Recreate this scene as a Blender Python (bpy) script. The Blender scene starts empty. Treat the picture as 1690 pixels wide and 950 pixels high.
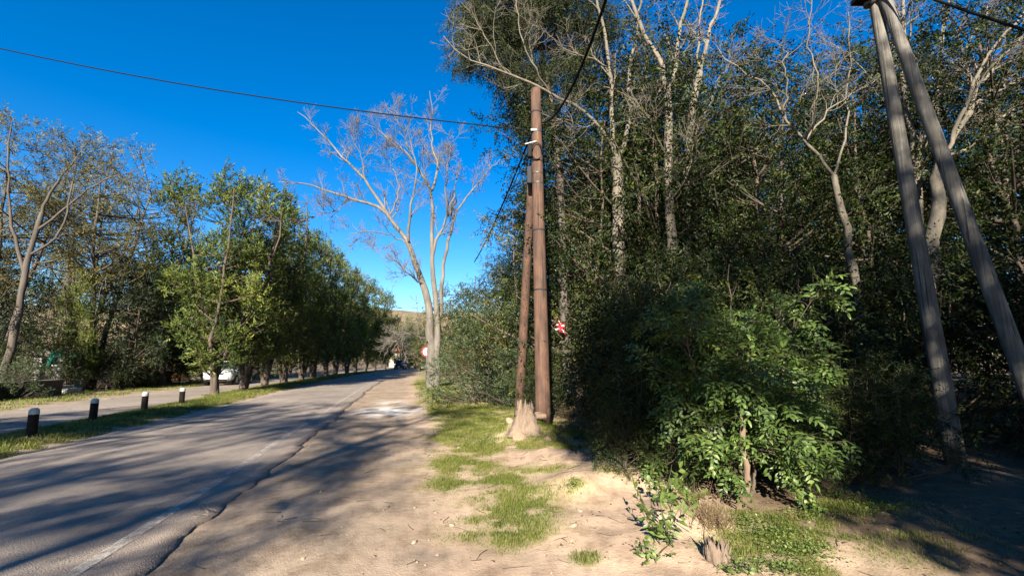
import bpy, bmesh, math, random
import numpy as np
from mathutils import Vector, Matrix

# ------------------------------------------------------------------ camera, sky, sun, exposure
SC = bpy.context.scene
COL = SC.collection
FPX, CAMH = 760.0, 1.6                      # focal length in pixels of a 1690 px wide picture, eye height
PITCH = math.atan(120 / FPX)
cam_d = bpy.data.cameras.new("camera")
cam = bpy.data.objects.new("camera", cam_d)
COL.objects.link(cam)
cam_d.sensor_width = 36.0
cam_d.lens = FPX / 1690 * 36.0
cam_d.clip_end = 5000
cam.location = (0, 0, CAMH)
cam.rotation_euler = (math.pi / 2 + PITCH, 0, 0)
SC.camera = cam

SUN_EL, SUN_AZ = math.radians(25), math.radians(187.3)
world = bpy.data.worlds.new("World")
SC.world = world
world.use_nodes = True
wn = world.node_tree
wn.nodes.clear()
sky = wn.nodes.new("ShaderNodeTexSky")
sky.sky_type = 'NISHITA'
sky.sun_disc = False
sky.sun_elevation = SUN_EL
sky.sun_rotation = SUN_AZ
sky.air_density = 1.0
sky.dust_density = 0.15
sky.ozone_density = 3.0
hs = wn.nodes.new("ShaderNodeHueSaturation")
hs.inputs['Saturation'].default_value = 1.45
hs.inputs['Value'].default_value = 0.93
hs.inputs['Hue'].default_value = 0.507
bg = wn.nodes.new("ShaderNodeBackground")
bg.inputs['Strength'].default_value = 0.05
wo = wn.nodes.new("ShaderNodeOutputWorld")
wn.links.new(sky.outputs[0], hs.inputs['Color'])
wn.links.new(hs.outputs[0], bg.inputs[0])
wn.links.new(bg.outputs[0], wo.inputs[0])

sun_d = bpy.data.lights.new("sun", 'SUN')
sun_d.energy = 5.0
sun_d.angle = math.radians(0.55)
sun_d.color = (1.0, 0.90, 0.76)
sun = bpy.data.objects.new("sun", sun_d)
COL.objects.link(sun)
sd = Vector((math.sin(SUN_AZ) * math.cos(SUN_EL), math.cos(SUN_AZ) * math.cos(SUN_EL), math.sin(SUN_EL)))
sun.rotation_euler = sd.to_track_quat('Z', 'Y').to_euler()

vs = SC.view_settings
vs.view_transform = 'Standard'
vs.look = 'None'
vs.exposure = 2.2
vs.gamma = 1.0
vs.use_curve_mapping = False
SC.cycles.max_bounces = 6
SC.cycles.diffuse_bounces = 3
SC.cycles.transmission_bounces = 4
SC.cycles.transparent_max_bounces = 8

RNG = np.random.default_rng(7)
random.seed(7)

# ------------------------------------------------------------------ measuring helpers
def ray(px, py):
    a, b = (px - 845) / FPX, (475 - py) / FPX
    return np.array([a, math.cos(PITCH) - b * math.sin(PITCH), math.sin(PITCH) + b * math.cos(PITCH)])

def G(px, py, z=0.0):
    r = ray(px, py)
    t = (z - CAMH) / r[2]
    return np.array([r[0] * t, r[1] * t, z])

def P(px, py, d):
    r = ray(px, py)
    return np.array([0, 0, CAMH]) + r * (d / r[1])

HEAD = math.radians(13)
UX, UY = -math.sin(HEAD), math.cos(HEAD)
NX, NY = -math.cos(HEAD), -math.sin(HEAD)

def bend(s):
    s = np.asarray(s, float)
    return -0.0011 * np.clip(s - 25, 0, 90) ** 2

def RO(s, o):
    """road frame (distance along, offset to the left) -> x, y"""
    o = o + bend(s)
    return s * UX + o * NX, s * UY + o * NY

def SO(x, y):
    s = x * UX + y * UY
    return s, x * NX + y * NY - bend(s)

def smooth(a, b, x):
    t = np.clip((x - a) / (b - a), 0, 1)
    return t * t * (3 - 2 * t)

_lat = np.random.default_rng(3).random((256, 256))
def vnoise(x, y):
    x = np.asarray(x, float); y = np.asarray(y, float)
    xi, yi = np.floor(x).astype(int), np.floor(y).astype(int)
    fx, fy = x - xi, y - yi
    fx, fy = fx * fx * (3 - 2 * fx), fy * fy * (3 - 2 * fy)
    a = _lat[xi % 256, yi % 256]; b = _lat[(xi + 1) % 256, yi % 256]
    c = _lat[xi % 256, (yi + 1) % 256]; d = _lat[(xi + 1) % 256, (yi + 1) % 256]
    return (a * (1 - fx) + b * fx) * (1 - fy) + (c * (1 - fx) + d * fx) * fy

def fbm(x, y, oct=4):
    v, amp, tot = 0, 1.0, 0
    for i in range(oct):
        v = v + amp * vnoise(x * 2 ** i + 17.3 * i, y * 2 ** i + 9.1 * i)
        tot += amp; amp *= 0.5
    return v / tot

# ------------------------------------------------------------------ object helpers
def tag(o, label=None, cat=None, group=None, kind=None):
    if label: o['label'] = label
    if cat: o['category'] = cat
    if group: o['group'] = group
    if kind: o['kind'] = kind
    return o

def thing(name, label, cat, loc=(0, 0, 0), rz=0.0, group=None):
    o = bpy.data.objects.new(name, None)
    o.empty_display_size = 0.3
    COL.objects.link(o)
    o.location = tuple(float(v) for v in loc)
    o.rotation_euler = (0, 0, rz)
    return tag(o, label, cat, group)

def link(name, me, mat=None, parent=None, kind=None, world_space=False):
    """world_space: the mesh was built in world coordinates, so cancel the parent's location"""
    o = bpy.data.objects.new(name, me)
    COL.objects.link(o)
    if mat is not None and not me.materials:
        me.materials.append(mat)
    if parent is not None:
        o.parent = parent
        if world_space:
            o.location = -Vector(parent.location)
    if kind: o['kind'] = kind
    return o

def np_mesh(name, V, F, attrs=None, smooth_=False):
    V = np.ascontiguousarray(V, dtype=np.float32)
    me = bpy.data.meshes.new(name)
    Fl = [np.asarray(f) for f in (F if isinstance(F, list) else [F]) if len(f)]
    me.vertices.add(len(V))
    me.vertices.foreach_set('co', V.ravel())
    nl = sum(f.size for f in Fl)
    me.loops.add(nl)
    me.loops.foreach_set('vertex_index', np.concatenate([f.ravel() for f in Fl]).astype(np.int32))
    nf = sum(len(f) for f in Fl)
    me.polygons.add(nf)
    tot = np.concatenate([np.full(len(f), f.shape[1], np.int32) for f in Fl])
    start = np.concatenate([[0], np.cumsum(tot)[:-1]]).astype(np.int32)
    me.polygons.foreach_set('loop_start', start)
    if smooth_:
        me.polygons.foreach_set('use_smooth', np.ones(nf, bool))
    for k, a in (attrs or {}).items():
        at = me.attributes.new(k, 'FLOAT', 'POINT')
        at.data.foreach_set('value', np.ascontiguousarray(a, dtype=np.float32))
    me.update(calc_edges=True)
    me.validate()
    return me

class MB:
    """small mesh builder on bmesh"""
    def __init__(self): self.bm = bmesh.new()
    def box(self, c, s, rz=0.0, bev=0.0, rx=0.0, ry=0.0):
        r = bmesh.ops.create_cube(self.bm, size=1.0)
        vs_ = r['verts']
        M = Matrix.Translation(c) @ Matrix.Rotation(rz, 4, 'Z') @ Matrix.Rotation(ry, 4, 'Y') @ Matrix.Rotation(rx, 4, 'X') @ Matrix.Diagonal((s[0], s[1], s[2], 1))
        bmesh.ops.transform(self.bm, matrix=M, verts=vs_)
        if bev:
            ed = list({e for v in vs_ for e in v.link_edges})
            bmesh.ops.bevel(self.bm, geom=ed, offset=bev, segments=2, affect='EDGES', profile=0.5)
        return self
    def cyl(self, p0, p1, r0, r1=None, n=14, rings=1, wob=0.0):
        r1 = r0 if r1 is None else r1
        p0, p1 = Vector(p0), Vector(p1)
        d = p1 - p0
        q = d.to_track_quat('Z', 'Y').to_matrix()
        rows = []
        for i in range(rings + 1):
            t = i / rings
            rr = r0 + (r1 - r0) * t
            row = []
            for j in range(n):
                a = 2 * math.pi * j / n
                k = rr * (1 + wob * random.uniform(-1, 1))
                row.append(self.bm.verts.new(p0 + d * t + q @ Vector((k * math.cos(a), k * math.sin(a), 0))))
            rows.append(row)
        for a, b in zip(rows, rows[1:]):
            for j in range(n):
                self.bm.faces.new((a[j], a[(j + 1) % n], b[(j + 1) % n], b[j]))
        self.bm.faces.new(rows[0][::-1]); self.bm.faces.new(rows[-1])
        return self
    def prism(self, pts, y0, y1, axis='Y'):
        """polygon pts (a, b) in the plane across `axis`, extruded from y0 to y1"""
        def mk(a, b, t):
            return (a, t, b) if axis == 'Y' else ((t, a, b) if axis == 'X' else (a, b, t))
        v0 = [self.bm.verts.new(mk(a, b, y0)) for a, b in pts]
        v1 = [self.bm.verts.new(mk(a, b, y1)) for a, b in pts]
        n = len(pts)
        self.bm.faces.new(v0[::-1]); self.bm.faces.new(v1)
        for i in range(n):
            self.bm.faces.new((v0[i], v0[(i + 1) % n], v1[(i + 1) % n], v1[i]))
        return self
    def quad(self, *p):
        self.bm.faces.new([self.bm.verts.new(q) for q in p]); return self
    def build(self, name, mat, parent=None, sm=False, kind=None, ws=False):
        bmesh.ops.recalc_face_normals(self.bm, faces=self.bm.faces)
        me = bpy.data.meshes.new(name)
        self.bm.to_mesh(me); self.bm.free()
        if sm:
            for p in me.polygons: p.use_smooth = True
        return link(name, me, mat, parent, kind, ws)

# ------------------------------------------------------------------ materials
def new_mat(name):
    m = bpy.data.materials.new(name)
    m.use_nodes = True
    nt = m.node_tree
    bs = nt.nodes['Principled BSDF']
    return m, nt, bs

def ramp(nt, cols, fac=None):
    r = nt.nodes.new('ShaderNodeValToRGB')
    cr = r.color_ramp
    while len(cr.elements) < len(cols): cr.elements.new(0.5)
    for e, (p, c) in zip(cr.elements, cols):
        e.position = p; e.color = (*c, 1)
    if fac is not None: nt.links.new(fac, r.inputs[0])
    return r

def tex(nt, kind, scale, vec=None, **kw):
    t = nt.nodes.new('ShaderNodeTex' + kind)
    if 'Scale' in t.inputs: t.inputs['Scale'].default_value = scale
    for k, v in kw.items():
        if k in t.inputs: t.inputs[k].default_value = v
        else: setattr(t, k, v)
    if vec is not None: nt.links.new(vec, t.inputs['Vector'])
    return t

def mapped(nt, scale, coord='Object'):
    c = nt.nodes.new('ShaderNodeTexCoord'); mp = nt.nodes.new('ShaderNodeMapping')
    mp.inputs['Scale'].default_value = scale
    nt.links.new(c.outputs[coord], mp.inputs[0])
    return mp.outputs[0]

def pos(nt, scale=(1, 1, 1)):
    g = nt.nodes.new('ShaderNodeNewGeometry'); mp = nt.nodes.new('ShaderNodeMapping')
    mp.inputs['Scale'].default_value = scale
    nt.links.new(g.outputs['Position'], mp.inputs[0])
    return mp.outputs[0]

def mixc(nt, fac, a, b, mode='MIX'):
    m = nt.nodes.new('ShaderNodeMix'); m.data_type = 'RGBA'; m.blend_type = mode
    for sock, v in ((m.inputs['Factor'], fac), (m.inputs['A'], a), (m.inputs['B'], b)):
        if hasattr(v, 'is_linked') or hasattr(v, 'links'): nt.links.new(v, sock)
        elif isinstance(v, (int, float)): sock.default_value = v
        else: sock.default_value = (*v, 1)
    return m.outputs['Result']

def math_(nt, op, a, b=None):
    m = nt.nodes.new('ShaderNodeMath'); m.operation = op
    for i, v in enumerate((a, b)):
        if v is None: continue
        if isinstance(v, (int, float)): m.inputs[i].default_value = v
        else: nt.links.new(v, m.inputs[i])
    return m.outputs[0]

def attr(nt, name):
    a = nt.nodes.new('ShaderNodeAttribute'); a.attribute_name = name
    return a.outputs['Fac']

def bump(nt, bs, h, strength=0.4, dist=0.02):
    b = nt.nodes.new('ShaderNodeBump')
    b.inputs['Strength'].default_value = strength; b.inputs['Distance'].default_value = dist
    nt.links.new(h, b.inputs['Height']); nt.links.new(b.outputs[0], bs.inputs['Normal'])

def plain(name, col, rough=0.6, metal=0.0, var=0.25, scale=6.0, bmp=0.1):
    col = [c * .55 for c in col]
    m, nt, bs = new_mat(name)
    n = tex(nt, 'Noise', scale, mapped(nt, (1, 1, 1)), Detail=6, Roughness=0.65)
    r = ramp(nt, [(0.25, [c * (1 - var) for c in col]), (0.75, [min(1, c * (1 + var)) for c in col])], n.outputs['Fac'])
    nt.links.new(r.outputs[0], bs.inputs['Base Color'])
    bs.inputs['Roughness'].default_value = rough; bs.inputs['Metallic'].default_value = metal
    if rough >= .45: bs.inputs['Specular IOR Level'].default_value = 0.12
    if bmp: bump(nt, bs, n.outputs['Fac'], bmp, 0.02)
    return m

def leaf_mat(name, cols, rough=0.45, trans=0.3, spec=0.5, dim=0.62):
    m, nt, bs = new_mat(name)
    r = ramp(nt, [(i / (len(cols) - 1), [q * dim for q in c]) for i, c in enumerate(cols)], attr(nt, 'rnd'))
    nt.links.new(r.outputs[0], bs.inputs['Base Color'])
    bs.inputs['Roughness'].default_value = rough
    bs.inputs['Specular IOR Level'].default_value = spec
    tr = nt.nodes.new('ShaderNodeBsdfTranslucent')
    hsv = nt.nodes.new('ShaderNodeHueSaturation')
    hsv.inputs['Hue'].default_value = 0.485; hsv.inputs['Value'].default_value = 1.7
    nt.links.new(r.outputs[0], hsv.inputs['Color']); nt.links.new(hsv.outputs[0], tr.inputs[0])
    mx = nt.nodes.new('ShaderNodeMixShader'); mx.inputs[0].default_value = trans
    nt.links.new(bs.outputs[0], mx.inputs[1]); nt.links.new(tr.outputs[0], mx.inputs[2])
    nt.links.new(mx.outputs[0], nt.nodes['Material Output'].inputs[0])
    return m

def bark_mat(name, dark, mid, light, zs=2.0, xs=14.0, bstr=0.8):
    dark, mid, light = [[q * (.6 if name == 'stump_wood' else .5) for q in c] for c in (dark, mid, light)]
    m, nt, bs = new_mat(name)
    v = mapped(nt, (xs, xs, zs))
    n = tex(nt, 'Noise', 1.0, v, Detail=8, Roughness=0.7)
    n2 = tex(nt, 'Noise', 0.9, mapped(nt, (1, 1, 1)), Detail=5)
    r = ramp(nt, [(0.3, dark), (0.5, mid), (0.72, light)], n.outputs['Fac'])
    r2 = ramp(nt, [(0.35, [c * 0.6 for c in mid]), (0.65, light)], n2.outputs['Fac'])
    nt.links.new(mixc(nt, 0.45, r.outputs[0], r2.outputs[0]), bs.inputs['Base Color'])
    bs.inputs['Roughness'].default_value = 0.9
    bump(nt, bs, n.outputs['Fac'], bstr, 0.03)
    return m

def wood_pole_mat(name, dark, mid, light):
    dark, mid, light = [[q * (.30 if 'brown' in name else .42) for q in c] for c in (dark, mid, light)]
    m, nt, bs = new_mat(name)
    n = tex(nt, 'Noise', 1.0, mapped(nt, (38, 38, 0.7)), Detail=9, Roughness=0.7)
    cr = tex(nt, 'Noise', 1.0, mapped(nt, (22, 22, 0.35)), Detail=3)
    sp = tex(nt, 'Noise', 1.0, mapped(nt, (5, 5, 2.2)), Detail=6)
    r = ramp(nt, [(0.3, dark), (0.5, mid), (0.72, light)], n.outputs['Fac'])
    crk = ramp(nt, [(0.62, (0, 0, 0)), (0.68, (1, 1, 1))], cr.outputs['Fac'])
    c = mixc(nt, crk.outputs[0], r.outputs[0], [q * 0.45 for q in dark])
    st = ramp(nt, [(0.4, (0.55, 0.55, 0.55)), (0.62, (1.1, 1.1, 1.1))], sp.outputs['Fac'])
    nt.links.new(mixc(nt, 1.0, c, st.outputs[0], 'MULTIPLY'), bs.inputs['Base Color'])
    bs.inputs['Roughness'].default_value = 0.85
    bump(nt, bs, math_(nt, 'SUBTRACT', n.outputs['Fac'], crk.outputs[0]), 0.7, 0.012)
    return m

M = {}
M['bark_pale'] = bark_mat('bark_pale', (0.045, 0.038, 0.027), (0.17, 0.145, 0.105), (0.31, 0.27, 0.205), 3, 11, 0.8)
M['bark_grey'] = bark_mat('bark_grey', (0.032, 0.025, 0.02), (0.085, 0.068, 0.053), (0.16, 0.132, 0.105))
M['bark_brown'] = bark_mat('bark_brown', (0.03, 0.021, 0.014), (0.095, 0.068, 0.047), (0.18, 0.135, 0.098))
M['bark_bare'] = bark_mat('bark_bare', (0.045, 0.038, 0.031), (0.15, 0.13, 0.107), (0.29, 0.262, 0.22), 1.6, 9.0)
M['bark_stem'] = bark_mat('bark_stem', (0.06, 0.038, 0.024), (0.19, 0.125, 0.08), (0.32, 0.22, 0.15))
M['twig'] = plain('twig', (0.085, 0.064, 0.044), 0.9, var=0.4)
M['pole_brown'] = wood_pole_mat('pole_brown', (0.085, 0.038, 0.02), (0.22, 0.105, 0.058), (0.33, 0.18, 0.105))
M['pole_grey'] = wood_pole_mat('pole_grey', (0.09, 0.08, 0.065), (0.24, 0.22, 0.185), (0.40, 0.38, 0.33))
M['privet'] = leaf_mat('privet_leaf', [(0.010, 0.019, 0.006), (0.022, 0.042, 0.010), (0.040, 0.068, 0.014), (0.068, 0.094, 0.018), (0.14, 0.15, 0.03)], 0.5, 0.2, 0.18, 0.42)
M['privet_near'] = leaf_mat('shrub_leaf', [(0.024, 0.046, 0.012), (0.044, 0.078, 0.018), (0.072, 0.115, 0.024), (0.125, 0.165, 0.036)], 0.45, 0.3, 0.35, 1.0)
M['cypress'] = leaf_mat('cypress_spray', [(0.016, 0.028, 0.008), (0.035, 0.055, 0.013), (0.07, 0.098, 0.02), (0.125, 0.145, 0.026), (0.19, 0.19, 0.04)], 0.6, 0.28, 0.2, 0.95)
M['dark_ever'] = leaf_mat('evergreen_leaf', [(0.008, 0.016, 0.007), (0.018, 0.032, 0.012), (0.032, 0.055, 0.017), (0.06, 0.085, 0.025)], 0.55, 0.2, 0.3)
M['acacia'] = leaf_mat('olive_brown_leaf', [(0.045, 0.042, 0.018), (0.085, 0.082, 0.026), (0.14, 0.135, 0.036), (0.20, 0.17, 0.06)], 0.6, 0.35, 0.2, 0.85)
M['ivy'] = leaf_mat('yellow_green_leaf', [(0.022, 0.035, 0.010), (0.055, 0.075, 0.016), (0.11, 0.12, 0.026), (0.18, 0.16, 0.045), (0.22, 0.14, 0.06)], 0.5, 0.3, 0.4)
M['hedge'] = leaf_mat('hedge_leaf', [(0.022, 0.042, 0.016), (0.045, 0.075, 0.026), (0.075, 0.115, 0.038), (0.115, 0.15, 0.055)], 0.5, 0.2, 0.4)
M['feather'] = leaf_mat('grey_olive_leaf', [(0.016, 0.028, 0.010), (0.034, 0.052, 0.018), (0.062, 0.082, 0.026), (0.11, 0.125, 0.04)], 0.6, 0.25, 0.15, 0.5)
M['weed'] = leaf_mat('weed_leaf', [(0.06, 0.10, 0.025), (0.11, 0.17, 0.035), (0.18, 0.25, 0.055), (0.25, 0.30, 0.09)], 0.5, 0.35, 0.4)
M['grass'] = leaf_mat('grass_blade', [(0.06, 0.085, 0.012), (0.11, 0.15, 0.02), (0.17, 0.20, 0.032), (0.24, 0.225, 0.07), (0.30, 0.25, 0.12)], 0.6, 0.3, 0.2)
M['litter'] = leaf_mat('dry_leaf', [(0.10, 0.06, 0.035), (0.17, 0.11, 0.06), (0.26, 0.18, 0.10)], 0.8, 0.1, 0.2)
M['stone'] = plain('stone', (0.34, 0.275, 0.2), 0.9, var=0.3, scale=9, bmp=0.5)
M['white_paint'] = plain('white_paint', (0.66, 0.65, 0.62), 0.6, var=0.12, scale=14)
M['post_dark'] = plain('post_dark', (0.024, 0.017, 0.014), 0.85, var=0.4, scale=12, bmp=0.4)
M['metal'] = plain('galvanised', (0.2, 0.2, 0.2), 0.5, 0.8, var=0.2)
M['black'] = plain('black_plastic', (0.008, 0.008, 0.009), 0.7, var=0.2)
M['grey_box'] = plain('grey_box', (0.035, 0.035, 0.04), 0.7, var=0.2)
M['cable'] = plain('cable_rubber', (0.008, 0.008, 0.009), 0.8, var=0.2)
M['red'] = plain('sign_red', (0.52, 0.025, 0.04), 0.45, var=0.15)
M['sign_white'] = plain('sign_white', (0.80, 0.80, 0.79), 0.45, var=0.06)
M['sign_black'] = plain('sign_black', (0.02, 0.02, 0.02), 0.5, var=0.1)
M['silver'] = plain('silver_paint', (0.60, 0.61, 0.63), 0.28, 0.35, var=0.04, bmp=0)
M['dark_paint'] = plain('dark_paint', (0.03, 0.035, 0.045), 0.3, 0.3, var=0.05, bmp=0)
M['white_car'] = plain('white_car_paint', (0.75, 0.75, 0.75), 0.3, 0.0, var=0.04, bmp=0)
M['glass'] = plain('dark_glass', (0.012, 0.014, 0.018), 0.06, 0.0, var=0.1, bmp=0)
M['tyre'] = plain('tyre', (0.018, 0.018, 0.018), 0.85, var=0.2)
M['rim'] = plain('rim', (0.5, 0.5, 0.52), 0.35, 0.8, var=0.1)
M['lamp'] = plain('lamp_glass', (0.75, 0.77, 0.8), 0.12, 0.3, var=0.05, bmp=0)
M['plaster'] = plain('plaster', (0.62, 0.58, 0.50), 0.85, var=0.15, scale=3)
M['ochre'] = plain('ochre_plaster', (0.55, 0.33, 0.13), 0.85, var=0.15, scale=3)
M['cream'] = plain('cream_plaster', (0.72, 0.63, 0.45), 0.85, var=0.12, scale=3)
M['brick_wall'] = plain('brown_masonry', (0.15, 0.11, 0.08), 0.9, var=0.4, scale=8, bmp=0.4)
M['coping'] = plain('coping', (0.30, 0.25, 0.2), 0.9, var=0.3, scale=8)
M['tile'] = plain('roof_tile', (0.27, 0.13, 0.08), 0.85, var=0.35, scale=10, bmp=0.4)
M['tarp'] = plain('green_tarpaulin', (0.012, 0.16, 0.115), 0.55, var=0.25, scale=3, bmp=0.2)
M['tarp_light'] = plain('pale_green_cloth', (0.20, 0.50, 0.42), 0.7, var=0.2, scale=3)
M['stump'] = bark_mat('stump_wood', (0.07, 0.045, 0.03), (0.20, 0.14, 0.098), (0.33, 0.25, 0.18), 3, 24, 1.0)
M['earth_stone'] = plain('earth_stone', (0.37, 0.265, 0.18), 0.95, var=0.3, scale=7, bmp=0.5)

# ground: dirt, turf soil, litter, pale gravel, damp stains (all real colours of the soil)
def ground_material():
    m, nt, bs = new_mat('ground_soil')
    p = pos(nt)
    big = tex(nt, 'Noise', 0.7, p, Detail=6, Roughness=0.6)
    fine = tex(nt, 'Noise', 9.0, p, Detail=10, Roughness=0.78)
    grit = tex(nt, 'Voronoi', 55.0, p)
    dirt = ramp(nt, [(0.3, (0.235, 0.17, 0.118)), (0.52, (0.335, 0.247, 0.175)), (0.75, (0.41, 0.315, 0.23))], big.outputs['Fac'])
    sp = ramp(nt, [(0.3, (0.62, 0.60, 0.58)), (0.5, (1, 1, 1)), (0.72, (1.16, 1.14, 1.1))], fine.outputs['Fac'])
    d = mixc(nt, 1.0, dirt.outputs[0], sp.outputs[0], 'MULTIPLY')
    gr = ramp(nt, [(0.0, (1.35, 1.3, 1.25)), (0.12, (1, 1, 1))], grit.outputs['Distance'])
    d = mixc(nt, 0.6, d, mixc(nt, 1.0, d, gr.outputs[0], 'MULTIPLY'))
    d = mixc(nt, attr(nt, 'shoulder'), d, mixc(nt, 1.0, d, (0.68, 0.71, 0.72), 'MULTIPLY'))
    blot = tex(nt, 'Noise', 2.3, p, Detail=7, Roughness=0.7)
    bl = ramp(nt, [(0.38, (0.62, 0.58, 0.54)), (0.52, (1, 1, 1)), (0.7, (1.06, 1.06, 1.06))], blot.outputs['Fac'])
    d = mixc(nt, 0.8, d, mixc(nt, 1.0, d, bl.outputs[0], 'MULTIPLY'))
    d = mixc(nt, attr(nt, 'pale'), d, (0.50, 0.48, 0.45))
    d = mixc(nt, attr(nt, 'damp'), d, (0.10, 0.082, 0.066))
    turf = ramp(nt, [(0.3, (0.085, 0.085, 0.025)), (0.6, (0.15, 0.15, 0.045)), (0.8, (0.22, 0.19, 0.085))], fine.outputs['Fac'])
    gfac = math_(nt, 'MULTIPLY', attr(nt, 'grass'), 0.85)
    d = mixc(nt, gfac, d, turf.outputs[0])
    lit = ramp(nt, [(0.3, (0.05, 0.034, 0.022)), (0.6, (0.115, 0.08, 0.05)), (0.8, (0.2, 0.145, 0.095))], fine.outputs['Fac'])
    d = mixc(nt, attr(nt, 'litter'), d, lit.outputs[0])
    nt.links.new(d, bs.inputs['Base Color'])
    bs.inputs['Roughness'].default_value = 0.95
    bs.inputs['Specular IOR Level'].default_value = 0.2
    h = math_(nt, 'ADD', fine.outputs['Fac'], math_(nt, 'MULTIPLY', grit.outputs['Distance'], 0.5))
    bump(nt, bs, h, 0.4, 0.018)
    return m

def asphalt_material():
    m, nt, bs = new_mat('worn_asphalt')
    p = pos(nt)
    big = tex(nt, 'Noise', 0.45, p, Detail=5, Roughness=0.6)
    mid = tex(nt, 'Noise', 3.0, p, Detail=7, Roughness=0.7)
    agg = tex(nt, 'Voronoi', 75.0, p)
    base = ramp(nt, [(0.3, (0.145, 0.121, 0.099)), (0.5, (0.20, 0.168, 0.137)), (0.72, (0.255, 0.217, 0.176))], big.outputs['Fac'])
    m2 = ramp(nt, [(0.3, (0.75, 0.75, 0.76)), (0.55, (1, 1, 1)), (0.75, (1.15, 1.13, 1.1))], mid.outputs['Fac'])
    c = mixc(nt, 1.0, base.outputs[0], m2.outputs[0], 'MULTIPLY')
    ag = ramp(nt, [(0.05, (1.3, 1.28, 1.25)), (0.35, (1, 1, 1)), (0.7, (0.72, 0.72, 0.73))], agg.outputs['Distance'])
    c = mixc(nt, 0.75, c, mixc(nt, 1.0, c, ag.outputs[0], 'MULTIPLY'))
    # cracks: cell borders of a warped voronoi, only where a second noise lets them run
    wv = nt.nodes.new('ShaderNodeVectorMath'); wv.operation = 'ADD'
    wn_ = tex(nt, 'Noise', 1.6, p, Detail=4)
    sc_ = nt.nodes.new('ShaderNodeVectorMath'); sc_.operation = 'SCALE'; sc_.inputs['Scale'].default_value = 0.9
    nt.links.new(wn_.outputs['Color'], sc_.inputs[0]); nt.links.new(p, wv.inputs[0]); nt.links.new(sc_.outputs[0], wv.inputs[1])
    ck = tex(nt, 'Voronoi', 0.42, wv.outputs[0], feature='DISTANCE_TO_EDGE')
    line = ramp(nt, [(0.004, (1, 1, 1)), (0.012, (0, 0, 0))], ck.outputs['Distance'])
    gate = ramp(nt, [(0.5, (0, 0, 0)), (0.58, (1, 1, 1))], tex(nt, 'Noise', 0.5, p, Detail=2).outputs['Fac'])
    crack = math_(nt, 'MULTIPLY', line.outputs[0], gate.outputs[0])
    c = mixc(nt, math_(nt, 'MULTIPLY', crack, 0.85), c, (0.035, 0.03, 0.027))
    dn = ramp(nt, [(0.35, (0.4, 0.4, 0.4)), (0.65, (1, 1, 1))], mid.outputs['Fac'])
    c = mixc(nt, math_(nt, 'MULTIPLY', attr(nt, 'dust'), dn.outputs[0]), c, (0.25, 0.19, 0.14))
    nt.links.new(c, bs.inputs['Base Color'])
    bs.inputs['Roughness'].default_value = 0.85
    bs.inputs['Specular IOR Level'].default_value = 0.35
    h = math_(nt, 'SUBTRACT', math_(nt, 'MULTIPLY', agg.outputs['Distance'], -0.6), crack)
    bump(nt, bs, h, 0.6, 0.012)
    return m

def line_material():
    m, nt, bs = new_mat('worn_road_paint')
    p = pos(nt)
    n = tex(nt, 'Noise', 9.0, p, Detail=9, Roughness=0.75)
    bs.inputs['Base Color'].default_value = (0.42, 0.39, 0.34, 1)
    bs.inputs['Roughness'].default_value = 0.8
    tr = nt.nodes.new('ShaderNodeBsdfTransparent')
    mx = nt.nodes.new('ShaderNodeMixShader')
    r = ramp(nt, [(0.42, (0.0, 0.0, 0.0)), (0.62, (0.8, 0.8, 0.8))], n.outputs['Fac'])
    nt.links.new(r.outputs[0], mx.inputs[0]); nt.links.new(tr.outputs[0], mx.inputs[1]); nt.links.new(bs.outputs[0], mx.inputs[2])
    nt.links.new(mx.outputs[0], nt.nodes['Material Output'].inputs[0])
    return m

M['ground'] = ground_material()
M['asphalt'] = asphalt_material()
M['line'] = line_material()

# ------------------------------------------------------------------ terrain functions
def blob(x, y, px, py, rx, ry=None, z=0.0):
    g = G(px, py, z)
    ry = rx if ry is None else ry
    return np.exp(-(((x - g[0]) / rx) ** 2 + ((y - g[1]) / ry) ** 2))

def hgt(x, y):
    s, o = SO(x, y)
    z = 0.05 * (fbm(x * 0.9 + 40, y * 0.9 + 40, 4) - 0.5)
    road = smooth(0.9, 1.9, o) * (1 - smooth(6.2, 6.8, o))
    serv = smooth(8.2, 8.8, o) * (1 - smooth(12.2, 12.8, o))
    z = z * (1 - np.maximum(road, serv)) - 0.022 * np.maximum(road, serv)
    near = smooth(-0.6, -2.2, o)
    z = z + near * 0.10 * (fbm(x * 1.6 + 7, y * 1.6 + 3, 4) - 0.42)
    z = z + 0.36 * blob(x, y, 872, 722, 0.7, 0.8) + 0.17 * blob(x, y, 950, 812, 0.42, 0.4) + 0.16 * blob(x, y, 1010, 790, .6, .6) + 0.15 * blob(x, y, 930, 758, .5, .5) + 0.12 * blob(x, y, 1110, 850, .4, .5)
    z = z + 0.07 * blob(x, y, 850, 752, 0.55, 0.4) + 0.06 * blob(x, y, 930, 775, 0.5, 0.4)
    z = z + 0.10 * smooth(-3.0, -5.5, o) * (y > -3) + 0.5 * smooth(-8, -20, o)
    z = z - 0.05 * blob(x, y, 650, 690, 0.9, 1.6)
    z = z + 0.07 * smooth(6.5, 7.2, o) * (1 - smooth(7.8, 8.5, o))
    return z

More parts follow.
